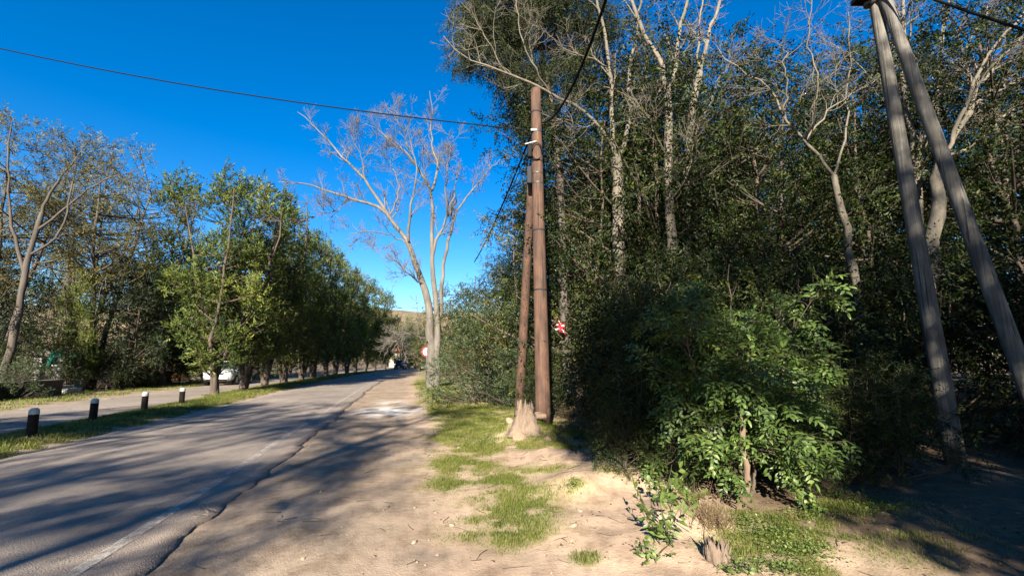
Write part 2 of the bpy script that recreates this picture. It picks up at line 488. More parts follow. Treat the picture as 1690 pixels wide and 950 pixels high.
def gmask(x, y):
    s, o = SO(x, y)
    n = fbm(x * 1.3, y * 1.3, 5)
    n2 = fbm(x * 4.2 + 9, y * 4.2, 4)
    verge = smooth(-0.35, -1.2, o + 0.9 * (n - 0.5)) * (1 - smooth(-3.2, -4.6, o)) * smooth(7.6, 9.0, s + 1.6 * (n - 0.5))
    m = 1.05 * verge
    for (px, py, rx, ry, a) in ((765, 765, .6, .8, 1.), (745, 800, .35, .6, .8), (840, 795, .55, .6, 1.3), (850, 830, .5, .6, 1.3), (835, 870, .42, .45, 1.2), (790, 745, .7, .7, 1.1),
                                (900, 786, .35, .22, .95), (945, 820, .22, .15, 1.4), (966, 922, .10, .10, 1.6), (1270, 900, .5, .35, 1.3), (1320, 880, .4, .4, 1.4), (1420, 850, .5, .4, 1.1),
                                (1230, 862, .4, .3, .8), (1320, 930, .3, .3, 1.), (905, 735, .3, .2, .9), (1000, 800, .25, .2, .6), (810, 890, .3, .25, .4), (1500, 900, .8, .6, .5), (755, 880, .2, .3, .3)):
        m = np.maximum(m, a * blob(x, y, px, py, rx, ry))
    bare = blob(x, y, 850, 755, .5, .4) + blob(x, y, 900, 760, .6, .25) + 0.8 * blob(x, y, 930, 800, .4, .2) + blob(x, y, 700, 690, .8, .5)
    m = m * (1 - np.clip(bare, 0, 1) * 0.9)
    med = smooth(6.3, 6.75, o + 0.5 * (n2 - 0.5)) * (1 - smooth(8.0, 8.5, o + 0.4 * (n - 0.5)))
    med2 = smooth(8.0, 8.3, o) * (1 - smooth(8.9, 9.3, o)) * smooth(20, 24, s)
    lv = smooth(12.6, 13.4, o + 0.8 * (n - 0.5)) * (1 - smooth(16, 17, o)) * smooth(0.38, 0.5, n)
    m = np.maximum(m, np.maximum(np.maximum(med, med2), 0.9 * lv))
    return np.clip(m * (0.35 + 1.3 * smooth(0.3, 0.62, n2)), 0, 1)

def littermask(x, y):
    s, o = SO(x, y)
    w = smooth(-3.0, -4.4, o + 1.2 * (fbm(x * 1.1, y * 1.1, 3) - .5)) * smooth(2, 4.5, y + 2.2 * x - 6)
    return np.clip(np.maximum(w, smooth(15.5, 17.5, o)), 0, 1)

# ------------------------------------------------------------------ the setting: ground sheet, roads, hills
def axis(lo, hi, d0, d1, step, grow):
    a = list(np.arange(d0, d1 + 1e-6, step))
    st, v = step, d1
    while v < hi:
        st *= grow; v += st; a.append(v)
    st, v = step, d0
    while v > lo:
        st *= grow; v -= st; a.insert(0, v)
    return np.array(a)

gx = axis(-900, 900, -4.2, 5.5, 0.065, 1.09)
gy = axis(-120, 1500, 2.6, 13.0, 0.065, 1.08)
X, Y = np.meshgrid(gx, gy)
Z = hgt(X, Y)
Vg = np.stack([X, Y, Z], -1).reshape(-1, 3)
ny, nx = X.shape
ii = (np.arange(ny - 1)[:, None] * nx + np.arange(nx - 1)[None]).ravel()
Fg = np.stack([ii, ii + 1, ii + nx + 1, ii + nx], -1)
xs, ys = Vg[:, 0], Vg[:, 1]
sv, ov = SO(xs, ys)
damp = np.clip(0.9 * blob(xs, ys, 725, 915, .34, .18) + 0.55 * blob(xs, ys, 660, 690, .5, .7) + .6 * blob(xs, ys, 525, 808, .18, .12), 0, 1) * smooth(0.35, 0.6, fbm(xs * 5, ys * 5, 4))
pale = np.clip(1.7 * blob(xs, ys, 640, 678, .8, 1.1) + .8 * blob(xs, ys, 650, 664, .5, .8), 0, 1) * smooth(0.35, 0.55, fbm(xs * 3 + 5, ys * 3, 4))
shoulder = smooth(-0.9, 0.3, ov + .7 * (fbm(xs, ys, 3) - .5))
me = np_mesh('ground', Vg, Fg, dict(grass=gmask(xs, ys), litter=littermask(xs, ys), damp=damp, pale=pale, shoulder=shoulder), True)
tag(link('ground', me, M['ground']), kind='structure')

def road_mesh(name, o_r, o_l, z, s_vals, edge_amp, ncross=16):
    s = np.asarray(s_vals)
    er = o_r + edge_amp * (1.5 * (fbm(s * 0.35, s * 0 + 3, 2) - .5) + 1.0 * (fbm(s * 3.3 + 11, s * 0 + 8, 5) - .5))
    el = o_l + edge_amp * (1.6 * (fbm(s * 0.4 + 31, s * 0 + 3, 3) - .5) + 0.6 * (fbm(s * 3, s * 0 + 18, 2) - .5))
    rows, dust = [], []
    for i in range(ncross + 1):
        t = i / ncross
        t2 = t if 0 < i < ncross else t
        o = er + (el - er) * t2
        crown = 0.05 * (1 - (2 * t - 1) ** 2)
        x, y = RO(s, o)
        rows.append(np.stack([x, y, z + crown + 0 * s], -1))
        d = np.exp(-(o - er) / 0.28) * 0.9 + np.exp(-(el - o) / 0.25) * 0.55
        dust.append(np.clip(d, 0, 1))
    def skirt(o):
        x, y = RO(s, o)
        return np.stack([x, y, -0.10 + 0 * s], -1)
    rows = [skirt(er - 0.012)] + rows + [skirt(el + 0.012)]
    dust = [dust[0] * 0] + dust + [dust[-1]]
    V = np.stack(rows, 1).reshape(-1, 3)
    D = np.stack(dust, 1).ravel()
    k = ncross + 3
    n = len(s)
    a = (np.arange(n - 1)[:, None] * k + np.arange(k - 1)[None]).ravel()
    F = np.stack([a, a + k, a + k + 1, a + 1], -1)[:, ::-1]
    return np_mesh(name, V, F, dict(dust=D))

s_main = np.concatenate([np.arange(-60, 2, 1.0), np.arange(2, 30, 0.06), np.arange(30, 150, 0.8)])
road = tag(link('road', road_mesh('road', 1.87, 6.35, 0.0, s_main, 0.16, 24), M['asphalt']), kind='structure')
s_sv = np.concatenate([np.arange(-40, 8, 1.0), np.arange(8, 45, 0.2), np.arange(45, 150, 0.8)])
tag(link('service_road', road_mesh('service_road', 8.55, 12.5, -0.005, s_sv, 0.3), M['asphalt']), kind='structure')
# worn edge line, 4 mm above the crowned asphalt
sl = np.arange(3, 120, 0.25)
def road_top(s, o):
    t = (o - 1.87) / (6.35 - 1.87)
    return 0.05 * (1 - (2 * t - 1) ** 2)
lv_, lf_ = [], []
w0 = 2.31 + 0.02 * np.sin(sl * 0.7); w1 = w0 + 0.11
xa, ya = RO(sl, w0); xb, yb = RO(sl, w1)
LV = np.stack([np.stack([xa, ya, road_top(sl, w0) + 0.008], -1), np.stack([xb, yb, road_top(sl, w1) + 0.008], -1)], 1).reshape(-1, 3)
a = np.arange(len(sl) - 1) * 2
link('edge_line', np_mesh('edge_line', LV, np.stack([a, a + 1, a + 3, a + 2], -1)), M['line'], road)

# far hill
hx = np.linspace(-900, 700, 90); hy = np.linspace(420, 900, 24)
HX, HY = np.meshgrid(hx, hy)
HZ = (smooth(420, 760, HY) * (62 + 45 * fbm(HX / 160 + 4, HY / 200, 4))) * (0.75 + 0.35 * smooth(200, -500, HX)) - 1
hm, nt, bs = new_mat('hill_scrub')
n_ = tex(nt, 'Noise', 0.05, pos(nt), Detail=10, Roughness=0.75)
nt.links.new(ramp(nt, [(0.35, (0.05, 0.05, 0.022)), (0.55, (0.13, 0.095, 0.05)), (0.7, (0.2, 0.15, 0.085))], n_.outputs['Fac']).outputs[0], bs.inputs['Base Color'])
bs.inputs['Roughness'].default_value = 0.95
ii = (np.arange(23)[:, None] * 90 + np.arange(89)[None]).ravel()
tag(link('hill', np_mesh('hill', np.stack([HX, HY, HZ], -1).reshape(-1, 3), np.stack([ii, ii + 1, ii + 91, ii + 90], -1), None, True), hm), kind='structure')

# ------------------------------------------------------------------ plant machinery (numpy)
def nrm(v): return v / np.maximum(np.linalg.norm(v, axis=-1, keepdims=True), 1e-9)

def batch_tubes(Pt, R, sides):
    """Pt (n,k,3), R (n,k) -> V, F"""
    n, k, _ = Pt.shape
    T = np.gradient(Pt, axis=1)
    T = nrm(T)
    mt = np.abs(nrm(T.mean(1)))
    ref = np.zeros((n, 3)); ref[np.arange(n), np.argmin(mt, 1)] = 1
    A = nrm(ref[:, None] - (T * ref[:, None]).sum(-1, keepdims=True) * T)
    B = np.cross(T, A)
    ang = np.arange(sides) * 2 * math.pi / sides
    ring = A[:, :, None] * np.cos(ang)[None, None, :, None] + B[:, :, None] * np.sin(ang)[None, None, :, None]
    V = Pt[:, :, None] + ring * R[:, :, None, None]
    idx = np.arange(n * k * sides).reshape(n, k, sides)
    a = idx[:, :-1]; b = idx[:, 1:]
    F = np.stack([a, np.roll(a, -1, 2), np.roll(b, -1, 2), b], -1).reshape(-1, 4)
    return V.reshape(-1, 3), F

class Mesh:
    def __init__(self): self.V, self.F, self.A, self.n = [], [], [], 0
    def add(self, V, F, a=None):
        self.V.append(V); self.F.append(np.asarray(F) + self.n); self.A.append(np.zeros(len(V)) if a is None else a); self.n += len(V)
        return self
    def tubes(self, Pt, R, sides):
        return self.add(*batch_tubes(np.asarray(Pt, float), np.asarray(R, float), sides))
    def mesh(self, name, sm=True):
        by = {}
        for f in self.F: by.setdefault(f.shape[1], []).append(f)
        return np_mesh(name, np.concatenate(self.V), [np.concatenate(v) for v in by.values()], dict(rnd=np.concatenate(self.A)), sm)

def chaikin(p, it=2):
    p = np.asarray(p, float)
    for _ in range(it):
        q = np.empty((2 * len(p), p.shape[1]))
        q[0] = p[0]; q[-1] = p[-1]
        q[1:-1:2] = 0.75 * p[:-1] + 0.25 * p[1:]
        q[2:-1:2] = 0.25 * p[:-1] + 0.75 * p[1:]
        p = q
    return p

def resample(p, k):
    p = chaikin(p)
    d = np.concatenate([[0], np.cumsum(np.linalg.norm(np.diff(p, axis=0), axis=1))])
    t = np.linspace(0, d[-1], k)
    return np.stack([np.interp(t, d, p[:, i]) for i in range(p.shape[1])], -1)

def grow(par, parr, n_per, t0, t1, L, ang, k, wob, up, rr, rng, rmin=0.003, shrink=0.5):
    """side branches on every parent polyline"""
    n, kp, _ = par.shape
    ip = np.repeat(np.arange(n), n_per)
    m = len(ip)
    t = rng.uniform(t0, t1, m)
    f = t * (kp - 1); i0 = np.minimum(f.astype(int), kp - 2); fr = (f - i0)[:, None]
    st = par[ip, i0] * (1 - fr) + par[ip, i0 + 1] * fr
    tan = nrm(par[ip, i0 + 1] - par[ip, i0])
    r0 = (parr[ip, i0] * (1 - fr[:, 0]) + parr[ip, i0 + 1] * fr[:, 0]) * rr
    rv = nrm(rng.normal(size=(m, 3)))
    perp = nrm(rv - (rv * tan).sum(-1, keepdims=True) * tan)
    a = rng.uniform(ang[0], ang[1], m)[:, None]
    d = np.cos(a) * tan + np.sin(a) * perp
    plen = np.linalg.norm(np.diff(par, axis=1), axis=2).sum(1)[ip] if L is None else np.full(m, L)
    ln = plen * rng.uniform(0.55, 1.25, m) * (1 - shrink * t)
    return walk(st, d, ln, np.maximum(r0, rmin), k, wob, up, rng, rmin)

def walk(st, d, ln, r0, k, wob, up, rng, rmin=0.003):
    m = len(st)
    pts = np.empty((m, k, 3)); pts[:, 0] = st
    step = (np.asarray(ln) / (k - 1))[:, None]
    for j in range(1, k):
        d = nrm(d + wob * rng.normal(size=(m, 3)) + np.array([0, 0, up]))
        pts[:, j] = pts[:, j - 1] + d * step
    R = np.maximum(r0[:, None] * np.linspace(1, 0.35, k)[None], rmin * 0.6)
    return pts, R

def leaf_geo(B, D, N, L, W, rnd, detail=0, cup=0.25):
    """leaf blades at B pointing along D with face normal near N"""
    D = nrm(D)
    S = nrm(np.cross(D, N)); Nn = np.cross(S, D)
    L = L[:, None]; W = W[:, None]
    n = len(B)
    if detail == 0:
        V = np.stack([B, B + D * L * .45 + S * W * .5 + Nn * W * cup, B + D * L - Nn * L * .12, B + D * L * .45 - S * W * .5 + Nn * W * cup], 1)
        i = np.arange(n)[:, None] * 4
        F = np.concatenate([i + np.array([[0, 2, 1]]), i + np.array([[0, 3, 2]])], 0)
        return V.reshape(-1, 3), F, np.repeat(rnd, 4)
    rows = [(0.0, 0.0, 0.0), (0.22, .40, .02), (0.5, .5, .03), (0.78, .33, 0.0), (1.0, 0.0, -.10)]
    V = []
    for t, w, dz in rows:
        c = B + D * L * t + Nn * L * dz
        if w == 0: V.append(c)
        else: V += [c + S * W * w + Nn * W * cup * w, c, c - S * W * w + Nn * W * cup * w]
    V = np.stack(V, 1)
    i = np.arange(n)[:, None] * 11
    tri = np.array([[0, 2, 1], [0, 3, 2], [7, 10, 8], [8, 10, 9]]) if False else np.array([[0, 2, 1], [0, 3, 2], [7, 8, 10], [8, 9, 10]])
    quad = []
    for b in (1, 4):
        quad += [[b, b + 1, b + 4, b + 3], [b + 1, b + 2, b + 5, b + 4]]
    T3 = (i[:, :, None] + tri[None]).reshape(-1, 3)
    T4 = (i[:, :, None] + np.array(quad)[None]).reshape(-1, 4)
    return V.reshape(-1, 3), [T3, T4], np.repeat(rnd, 11)

def twig_leaves(st, d, tl, nleaf, L, W, rng, droop=0.25, crnd=None, spread=(0.7, 1.2), detail=0, jit=0.3, flat=0.6):
    """arching twigs carrying alternate leaves. returns leaf (V,F,rnd) and twig polylines"""
    m = len(st)
    tl = np.asarray(tl) * np.ones(m)
    k = 4
    pts = np.empty((m, k, 3)); pts[:, 0] = st
    dd = nrm(d)
    for j in range(1, k):
        dd = nrm(dd + 0.12 * rng.normal(size=(m, 3)) + np.array([0, 0, -droop * 0.5]))
        pts[:, j] = pts[:, j - 1] + dd * (tl / (k - 1))[:, None]
    t = np.linspace(0.12, 1.0, nleaf)[None] + rng.uniform(-.03, .03, (m, nleaf))
    f = np.clip(t, 0, 0.999) * (k - 1); i0 = f.astype(int); fr = (f - i0)[..., None]
    ar = np.arange(m)[:, None]
    Bp = pts[ar, i0] * (1 - fr) + pts[ar, i0 + 1] * fr
    tan = nrm(pts[ar, i0 + 1] - pts[ar, i0])
    up = np.array([0, 0, 1.0]) * flat + rng.normal(size=(m, 1, 3)) * 0.45
    side = nrm(np.cross(tan, up))
    sgn = np.where(np.arange(nleaf) % 2 == 0, 1, -1)[None, :, None]
    a = rng.uniform(*spread, (m, nleaf, 1))
    D = np.cos(a) * tan + np.sin(a) * side * sgn + rng.normal(size=(m, nleaf, 3)) * jit
    D[:, -1] = tan[:, -1] + rng.normal(size=(m, 3)) * 0.15
    N = np.cross(side, tan) + rng.normal(size=(m, nleaf, 3)) * jit
    n = m * nleaf
    cr = np.zeros(m) if crnd is None else crnd
    rnd = np.clip(0.42 + (cr[:, None] + rng.normal(0, 0.19, (m, nleaf))), 0, 1).reshape(-1)
    Ls = L * rng.uniform(0.65, 1.25, n); Ws = W * rng.uniform(0.75, 1.2, n)
    return leaf_geo(Bp.reshape(-1, 3), D.reshape(-1, 3), N.reshape(-1, 3), Ls, Ws, rnd, detail), pts

def clump_leaves(clumps, dens, tw_len, nleaf, L, W, rng, out=1.0, up=0.15, droop=0.25, cvar=0.17, zsq=1.0, **kw):
    """clumps (m,4): leafy twigs radiating out of every clump centre"""
    c = np.asarray(clumps, float)
    cnt = np.maximum(3, (dens * c[:, 3] ** 2).astype(int))
    ip = np.repeat(np.arange(len(c)), cnt)
    m = len(ip)
    dv = nrm(rng.normal(size=(m, 3)) * np.array([1, 1, zsq]))
    r = c[ip, 3] * rng.uniform(0.0, 1.0, m) ** 0.6 * 0.8
    st = c[ip, :3] + dv * r[:, None] * np.array([1, 1, zsq])
    d = dv * out + rng.normal(size=(m, 3)) * 0.55 + np.array([0, 0, up])
    cr = (rng.normal(0, cvar, len(c)))[ip]
    return twig_leaves(st, d, tw_len * rng.uniform(.6, 1.3, m), nleaf, L, W, rng, droop, cr, **kw)

def crown_mesh(name, geo):
    (V, F, a), _ = geo
    mm = Mesh()
    if isinstance(F, list):
        return np_mesh(name, V, F, dict(rnd=a))
    return np_mesh(name, V, F, dict(rnd=a))

def limbs_to(clumps, stem, stem_r, rng, k=6, frac=0.35, rmin=0.008, rmax=0.06):
    """curved limbs from the stem polyline to each clump"""
    c = np.asarray(clumps)[:, :3]
    m = len(c)
    ks = len(stem)
    horiz = np.linalg.norm(c[:, None, :2] - stem[None, :, :2], axis=2)
    want = c[:, 2] - frac * horiz.min(1) - 0.3
    i = np.argmin(np.abs(stem[None, :, 2] - want[:, None]) , 1)
    i = np.clip(i, 0, ks - 1)
    st = stem[i]
    t = np.linspace(0, 1, k)[None, :, None]
    mid = st * .5 + c * .5 + np.array([0, 0, -.12]) * np.linalg.norm(c - st, axis=1)[:, None] + rng.normal(0, .06, (m, 3))
    Pt = (1 - t) ** 2 * st[:, None] + 2 * t * (1 - t) * mid[:, None] + t ** 2 * c[:, None]
    r0 = np.clip(np.linalg.norm(c - st, axis=1) * 0.022, rmin, rmax)
    r0 = np.minimum(r0, stem_r[i] * 0.75)
    R = np.maximum(r0[:, None] * np.linspace(1, .3, k)[None], rmin * .6)
    return Pt, R

def shape_clumps(H, R, z0, n, rng, prof, rc=(0.35, 0.7), inner=0.35):
    """clump centres filling a crown whose radius over relative height t is R*prof(t)"""
    t = rng.uniform(0, 1, n * 3)
    w = prof(t)
    keep = rng.uniform(0, 1, n * 3) < np.clip(w, 0.15, 1)
    t = t[keep][:n]; w = prof(t)
    a = rng.uniform(0, 2 * math.pi, len(t))
    rad = R * w * np.sqrt(rng.uniform(inner ** 2, 1, len(t)))
    wob = 1 + .28 * np.sin(a * 2 + 9 * t) + .15 * np.sin(5 * a + 4)
    rad = rad * wob
    return np.stack([rad * np.cos(a), rad * np.sin(a), z0 + (H - z0) * t, rng.uniform(*rc, len(t)) * (0.55 + .45 * w)], -1)

def stem_poly(H, lean, rng, k=10, wob=0.12):
    z = np.linspace(0, H, k)
    x = np.cumsum(rng.normal(0, wob, k)) * .5; y = np.cumsum(rng.normal(0, wob, k)) * .5
    return np.stack([x - x[0] + lean[0] * z / H, y - y[0] + lean[1] * z / H, z], -1)

def flare(r0, r1, k, fl=0.5):
    t = np.linspace(0, 1, k)
    return (r0 + (r1 - r0) * t) * (1 + fl * np.exp(-t * 14))

def copy_tree(src, loc, rz, sc, label, group=None, name=None):
    def rec(o, par):
        c = o.copy(); COL.objects.link(c)
        if par is not None: c.parent = par
        for ch in o.children: rec(ch, c)
        return c
    r = rec(src, None)
    r.location = tuple(float(v) for v in loc); r.rotation_euler = (0, 0, rz); r.scale = sc if hasattr(sc, '__len__') else (sc,) * 3
    r['label'] = label
    if group: r['group'] = group
    return r

class Proto:
    """first placing uses the prototype itself, later ones copy it"""
    def __init__(self, root): self.root, self.used = root, False
    def place(self, x, y, rz, sc, label, group, z=None):
        z = float(hgt(np.array(x), np.array(y))) - 0.03 if z is None else z
        if self.used: return copy_tree(self.root, (x, y, z), rz, sc, label, group)
        self.used = True
        r = self.root
        r.location = (float(x), float(y), z); r.rotation_euler = (0, 0, rz); r.scale = sc if hasattr(sc, '__len__') else (sc,) * 3
        r['label'] = label
        if group: r['group'] = group
        return r

def leafy_proto(name, cat, seed, H, R, z0, ncl, prof, bark, leafm, dens, twl, nleaf, L, W, stems=1, sr=0.11, rc=(.35, .7), twigs=False, lean=0.0, spreadstems=0.35, inner=.35, zsq=1.0, wobs=.10, **kw):
    rng = np.random.default_rng(seed)
    cl = shape_clumps(H, R, z0, ncl, rng, prof, rc, inner)
    root = thing(name, name, cat)
    tm = Mesh()
    S = []
    for q in range(stems):
        a = 2 * math.pi * q / max(1, stems) + rng.uniform(0, 1)
        ln = spreadstems * R * (1 if stems > 1 else 0.2)
        sp = stem_poly(H * rng.uniform(.8, .93), (ln * math.cos(a) + lean, ln * math.sin(a)), rng, 12, wobs)
        rr = flare(sr * rng.uniform(.8, 1.1), sr * .22, 12)
        S.append((sp, rr))
        tm.tubes(sp[None], rr[None], 10)
    if stems > 1:
        sp = np.array([[0, 0, -.1], [0.02, 0, .25], [0, .02, .55], [0, 0, .8]])
        tm.tubes(resample(sp, 6)[None], np.array([[sr * 2.2, sr * 1.9, sr * 1.7, sr * 1.6, sr * 1.5, sr * 1.1]]), 12)
    for q, (sp, rr) in enumerate(S):
        sub = cl[q::stems]
        tm.tubes(*limbs_to(sub, sp, rr, rng), 5)
    link('trunk', tm.mesh('trunk'), bark, root)
    geo = clump_leaves(cl, dens, twl, nleaf, L, W, rng, zsq=zsq, **kw)
    cr = link('crown', crown_mesh('crown', geo), leafm, root, kind='stuff')
    if twigs:
        pt = geo[1][::twigs]
        tw = Mesh(); tw.tubes(pt, np.linspace(.006, .002, 4)[None] * np.ones((len(pt), 1)), 3)
        link('twigs', tw.mesh('twigs'), M['twig'], root, kind='stuff')
    return Proto(root)

# ------------------------------------------------------------------ traced trees
def trace(pts, d, w0, w1, k=12, jit=0.012, rng=RNG):
    """limb followed on the photograph at distance d (third number: offset in distance), widths in photo pixels"""
    p = np.array([P(q[0], q[1], d + (q[2] if len(q) > 2 else 0)) for q in pts])
    p = resample(p, k)
    p[1:-1] += rng.normal(0, jit, (k - 2, 3))
    r = np.linspace(w0, w1, k) * 0.5 * d / FPX
    return p, r

def limbset(specs, d, k=12, jit=0.012, rng=RNG):
    Ps, Rs = [], []
    for pts, w0, w1 in specs:
        p, r = trace(pts, d, w0, w1, k, jit, rng); Ps.append(p); Rs.append(r)
    return np.array(Ps), np.array(Rs)

def bare_tree(name, label, cat, base, trunk_specs, limb_specs, d, bark, levels, seed, group=None, trunk_k=12, jit=0.03, lw=.72):
    rng = np.random.default_rng(seed)
    root = thing(name, label, cat, base, 0, group)
    tm = Mesh()
    for pts, w0, w1, fl in trunk_specs:
        p, r = trace(pts, d, w0, w1, trunk_k, jit, rng)
        r = r * (1 + fl * np.exp(-np.linspace(0, 1, trunk_k) * 9))
        r = r * (1 + .06 * rng.normal(size=trunk_k))
        tm.tubes(p[None], r[None], 14)
    link('trunk', tm.mesh('trunk'), bark, root, world_space=True)
    bm_ = Mesh()
    LP, LR = limbset(limb_specs, d, 14, jit, rng)
    LR = LR * lw
    bm_.tubes(LP, LR, 8)
    cur = [(LP, LR)]
    last = None
    for (n_per, t0, t1, L, ang, k, wob, up, rr, rmin, sides) in levels:
        ps, rs = [], []
        for a_, b_ in cur:
            q, r = grow(a_, b_, n_per, t0, t1, L, ang, k, wob, up, rr, rng, rmin)
            bm_.tubes(q, r, sides); ps.append(q); rs.append(r)
        cur = [(np.concatenate(ps), np.concatenate(rs))]
        last = cur[0]
    link('branches', bm_.mesh('branches'), bark, root, world_space=True)
    return root, last, LP, LR

# ---- the big leafless tree beside the road, 29 m away
D0 = 29.0
b0 = G(712, 638)
central, ctw, _, _ = bare_tree(
    'bare_tree', 'tall leafless pale-barked tree standing alone against blue sky beside the far road', 'tree', b0,
    [([(712, 642), (713, 600), (711, 560), (709, 520), (703, 480), (694, 450), (683, 420), (672, 397)], 16, 8, .3),
     ([(718, 640), (721, 600), (722, 550), (719, 500), (714, 450), (712, 400), (714, 356)], 11, 6, .25),
     ([(722, 560, .3), (727, 500, .3), (731, 450, .3), (739, 397, .3)], 8, 5, 0)],
    [([(672, 397), (642, 356), (618, 337), (574, 326), (503, 304), (459, 300)], 10, 2),
     ([(642, 356), (627, 335), (606, 300, .4), (586, 279, .6), (559, 253, .8), (535, 223, 1), (509, 200, 1.2), (491, 185, 1.3)], 8, 1.6),
     ([(603, 296, .4), (597, 258, 0), (583, 235, -.4), (588, 215, -.6)], 4, 1),
     ([(674, 397, -.3), (675, 365, -.8), (680, 320, -1.2), (687, 294, -1.4), (683, 250, -1.6), (668, 205, -1.8)], 7, 1),
     ([(714, 356), (712, 312), (695, 285, -.4), (677, 256, -.6), (656, 241, -.8), (636, 223, -1), (603, 205, -1.2)], 8, 1.4),
     ([(713, 314), (724, 285, .3), (715, 253, .5), (709, 223, .6), (714, 185, .7), (709, 150, .8)], 7, 1.2),
     ([(713, 425), (722, 392), (739, 356), (751, 320), (752, 300), (757, 262)], 8, 1.2),
     ([(739, 397, .3), (751, 353, .6), (777, 315, 1), (795, 294, 1.2), (827, 261, 1.5)], 7, 1.3),
     ([(739, 356), (735, 310, -.8), (742, 260, -1.2), (748, 225, -1.4)], 5, 1),
     ([(674, 402), (659, 394), (636, 385, -.5), (600, 382, -1), (577, 385, -1.2)], 4, 1),
     ([(700, 470), (680, 458, -.8), (655, 430, -1.2), (630, 425, -1.5)], 5, 1),
     ([(703, 560, -.5), (680, 550, -1.5), (655, 552, -2), (640, 545, -2.4)], 4, 1),
     ([(677, 256, -.6), (672, 225, -.9), (655, 195, -1.1), (640, 180, -1.2)], 3, 1),
     ([(642, 356), (660, 320, .6), (652, 285, 1), (640, 255, 1.2), (634, 235, 1.3)], 4, 1),
     ([(574, 326), (560, 345, -.4), (540, 352, -.8), (522, 350, -1)], 3, .8)],
    D0, M['bark_bare'],
    [(11, .15, 1.0, 2.1, (.4, 1.0), 8, .14, .05, .45, .015, 5),
     (7, .2, 1.0, 1.0, (.4, 1.0), 6, .15, .06, .55, .011, 3),
     (5, .2, 1.0, .55, (.35, .9), 4, .13, .06, .6, .0085, 3)], 11, jit=.05)

# ---- pale bare-stemmed trees rising out of the wood (11 to 13 m)
WOODG = 'pale bare-stemmed trees rising from the wood'
LV3 = [(8, .2, 1.0, 1.4, (.4, 1.1), 7, .18, .06, .5, .008, 5), (5, .2, 1.0, .7, (.4, 1.0), 5, .18, .05, .55, .0055, 3), (4, .2, 1.0, .36, (.4, .9), 4, .14, .03, .6, .004, 3)]
t1, t1tw, _, _ = bare_tree('forked_tree', 'pale tree forking low, one limb reaching left across the top of the brown pole', 'tree', (2.9, 12.5, 0),
    [([(1030, 640), (1026, 520), (1022, 400), (1019, 320), (1016, 262)], 24, 18, .2)],
    [([(1016, 262), (1012, 235), (1008, 170), (1003, 60), (985, 8), (975, -60)], 12, 5),
     ([(1018, 262), (1036, 232), (1040, 180), (1040, 100), (1055, 40), (1062, -40)], 13, 5),
     ([(1010, 240), (975, 190, -.4), (935, 165, -.8), (905, 150, -1), (885, 136, -1.2), (840, 125, -1.4), (790, 105, -1.6), (760, 90, -1.8), (732, 60, -2)], 9, 2.5),
     ([(905, 150, -1), (880, 110, -1.5), (860, 70, -1.8), (855, 20, -2), (850, -30, -2)], 4, 1.5),
     ([(1000, 110), (960, 90, -.6), (920, 75, -1), (890, 40, -1.4)], 4, 1.5),
     ([(840, 125, -1.4), (815, 85, -1.8), (790, 40, -2), (770, 5, -2.2)], 4, 1.2),
     ([(1040, 180), (1062, 150, .4), (1070, 110, .7), (1066, 80, .9)], 5, 1.5),
     ([(985, 200, -.3), (960, 215, -.6), (930, 200, -.9)], 3, 1)],
    12.5, M['bark_pale'], LV3, 21, WOODG)
t2, _, _, _ = bare_tree('curved_tree', 'pale stem curving left at the top of the picture, nearer of the middle pair', 'tree', (4.0, 12, 0),
    [([(1112, 640), (1110, 500), (1106, 380), (1105, 250), (1101, 150)], 20, 13, .2)],
    [([(1101, 150), (1093, 112), (1072, 75), (1052, 25), (1036, -15), (1020, -80)], 13, 6),
     ([(1102, 160), (1112, 115), (1120, 60), (1136, 0), (1140, -60)], 12, 6),
     ([(1105, 260), (1085, 230, -.5), (1070, 190, -.9), (1050, 170, -1.2)], 4, 1.2),
     ([(1106, 330), (1130, 300, -.6), (1145, 250, -1), (1150, 200, -1.2)], 4, 1.2)],
    12, M['bark_pale'], LV3, 22, WOODG)
t3, _, _, _ = bare_tree('slanting_tree', 'pale slanting stem with bright sunlit bark, right of the middle pair in the wood', 'tree', (4.6, 12.6, 0),
    [([(1140, 640), (1135, 480), (1130, 345), (1141, 200), (1155, 120)], 17, 12, .2)],
    [([(1155, 120), (1166, 60), (1192, 0), (1215, -70)], 11, 5),
     ([(1155, 120), (1150, 60), (1160, 0), (1158, -60)], 6, 3),
     ([(1141, 220), (1165, 190, -.5), (1180, 140, -.9), (1205, 100, -1.1)], 4, 1)],
    12.6, M['bark_pale'], LV3, 23, WOODG)
t4, _, _, _ = bare_tree('crooked_tree', 'crooked bare tree with curling limbs between the wood and the grey pole', 'tree', (6.3, 10.5, 0),
    [([(1430, 640), (1412, 480), (1390, 340), (1376, 290)], 16, 10, .2)],
    [([(1376, 290), (1330, 230), (1292, 190), (1272, 142), (1222, 118), (1185, 80)], 8, 2),
     ([(1292, 195), (1300, 140, -.4), (1290, 100, -.6), (1296, 60, -.8)], 5, 1.5),
     ([(1330, 230), (1345, 180, -.5), (1350, 120, -.8), (1330, 60, -1), (1340, 0, -1.2)], 5, 2),
     ([(1376, 290), (1400, 220, .5), (1395, 150, .8), (1410, 90, 1), (1400, 20, 1.2)], 6, 2),
     ([(1330, 232), (1375, 170, .6), (1440, 140, .9), (1480, 90, 1.1)], 5, 1.5)],
    10.5, M['bark_pale'], LV3, 24, WOODG)
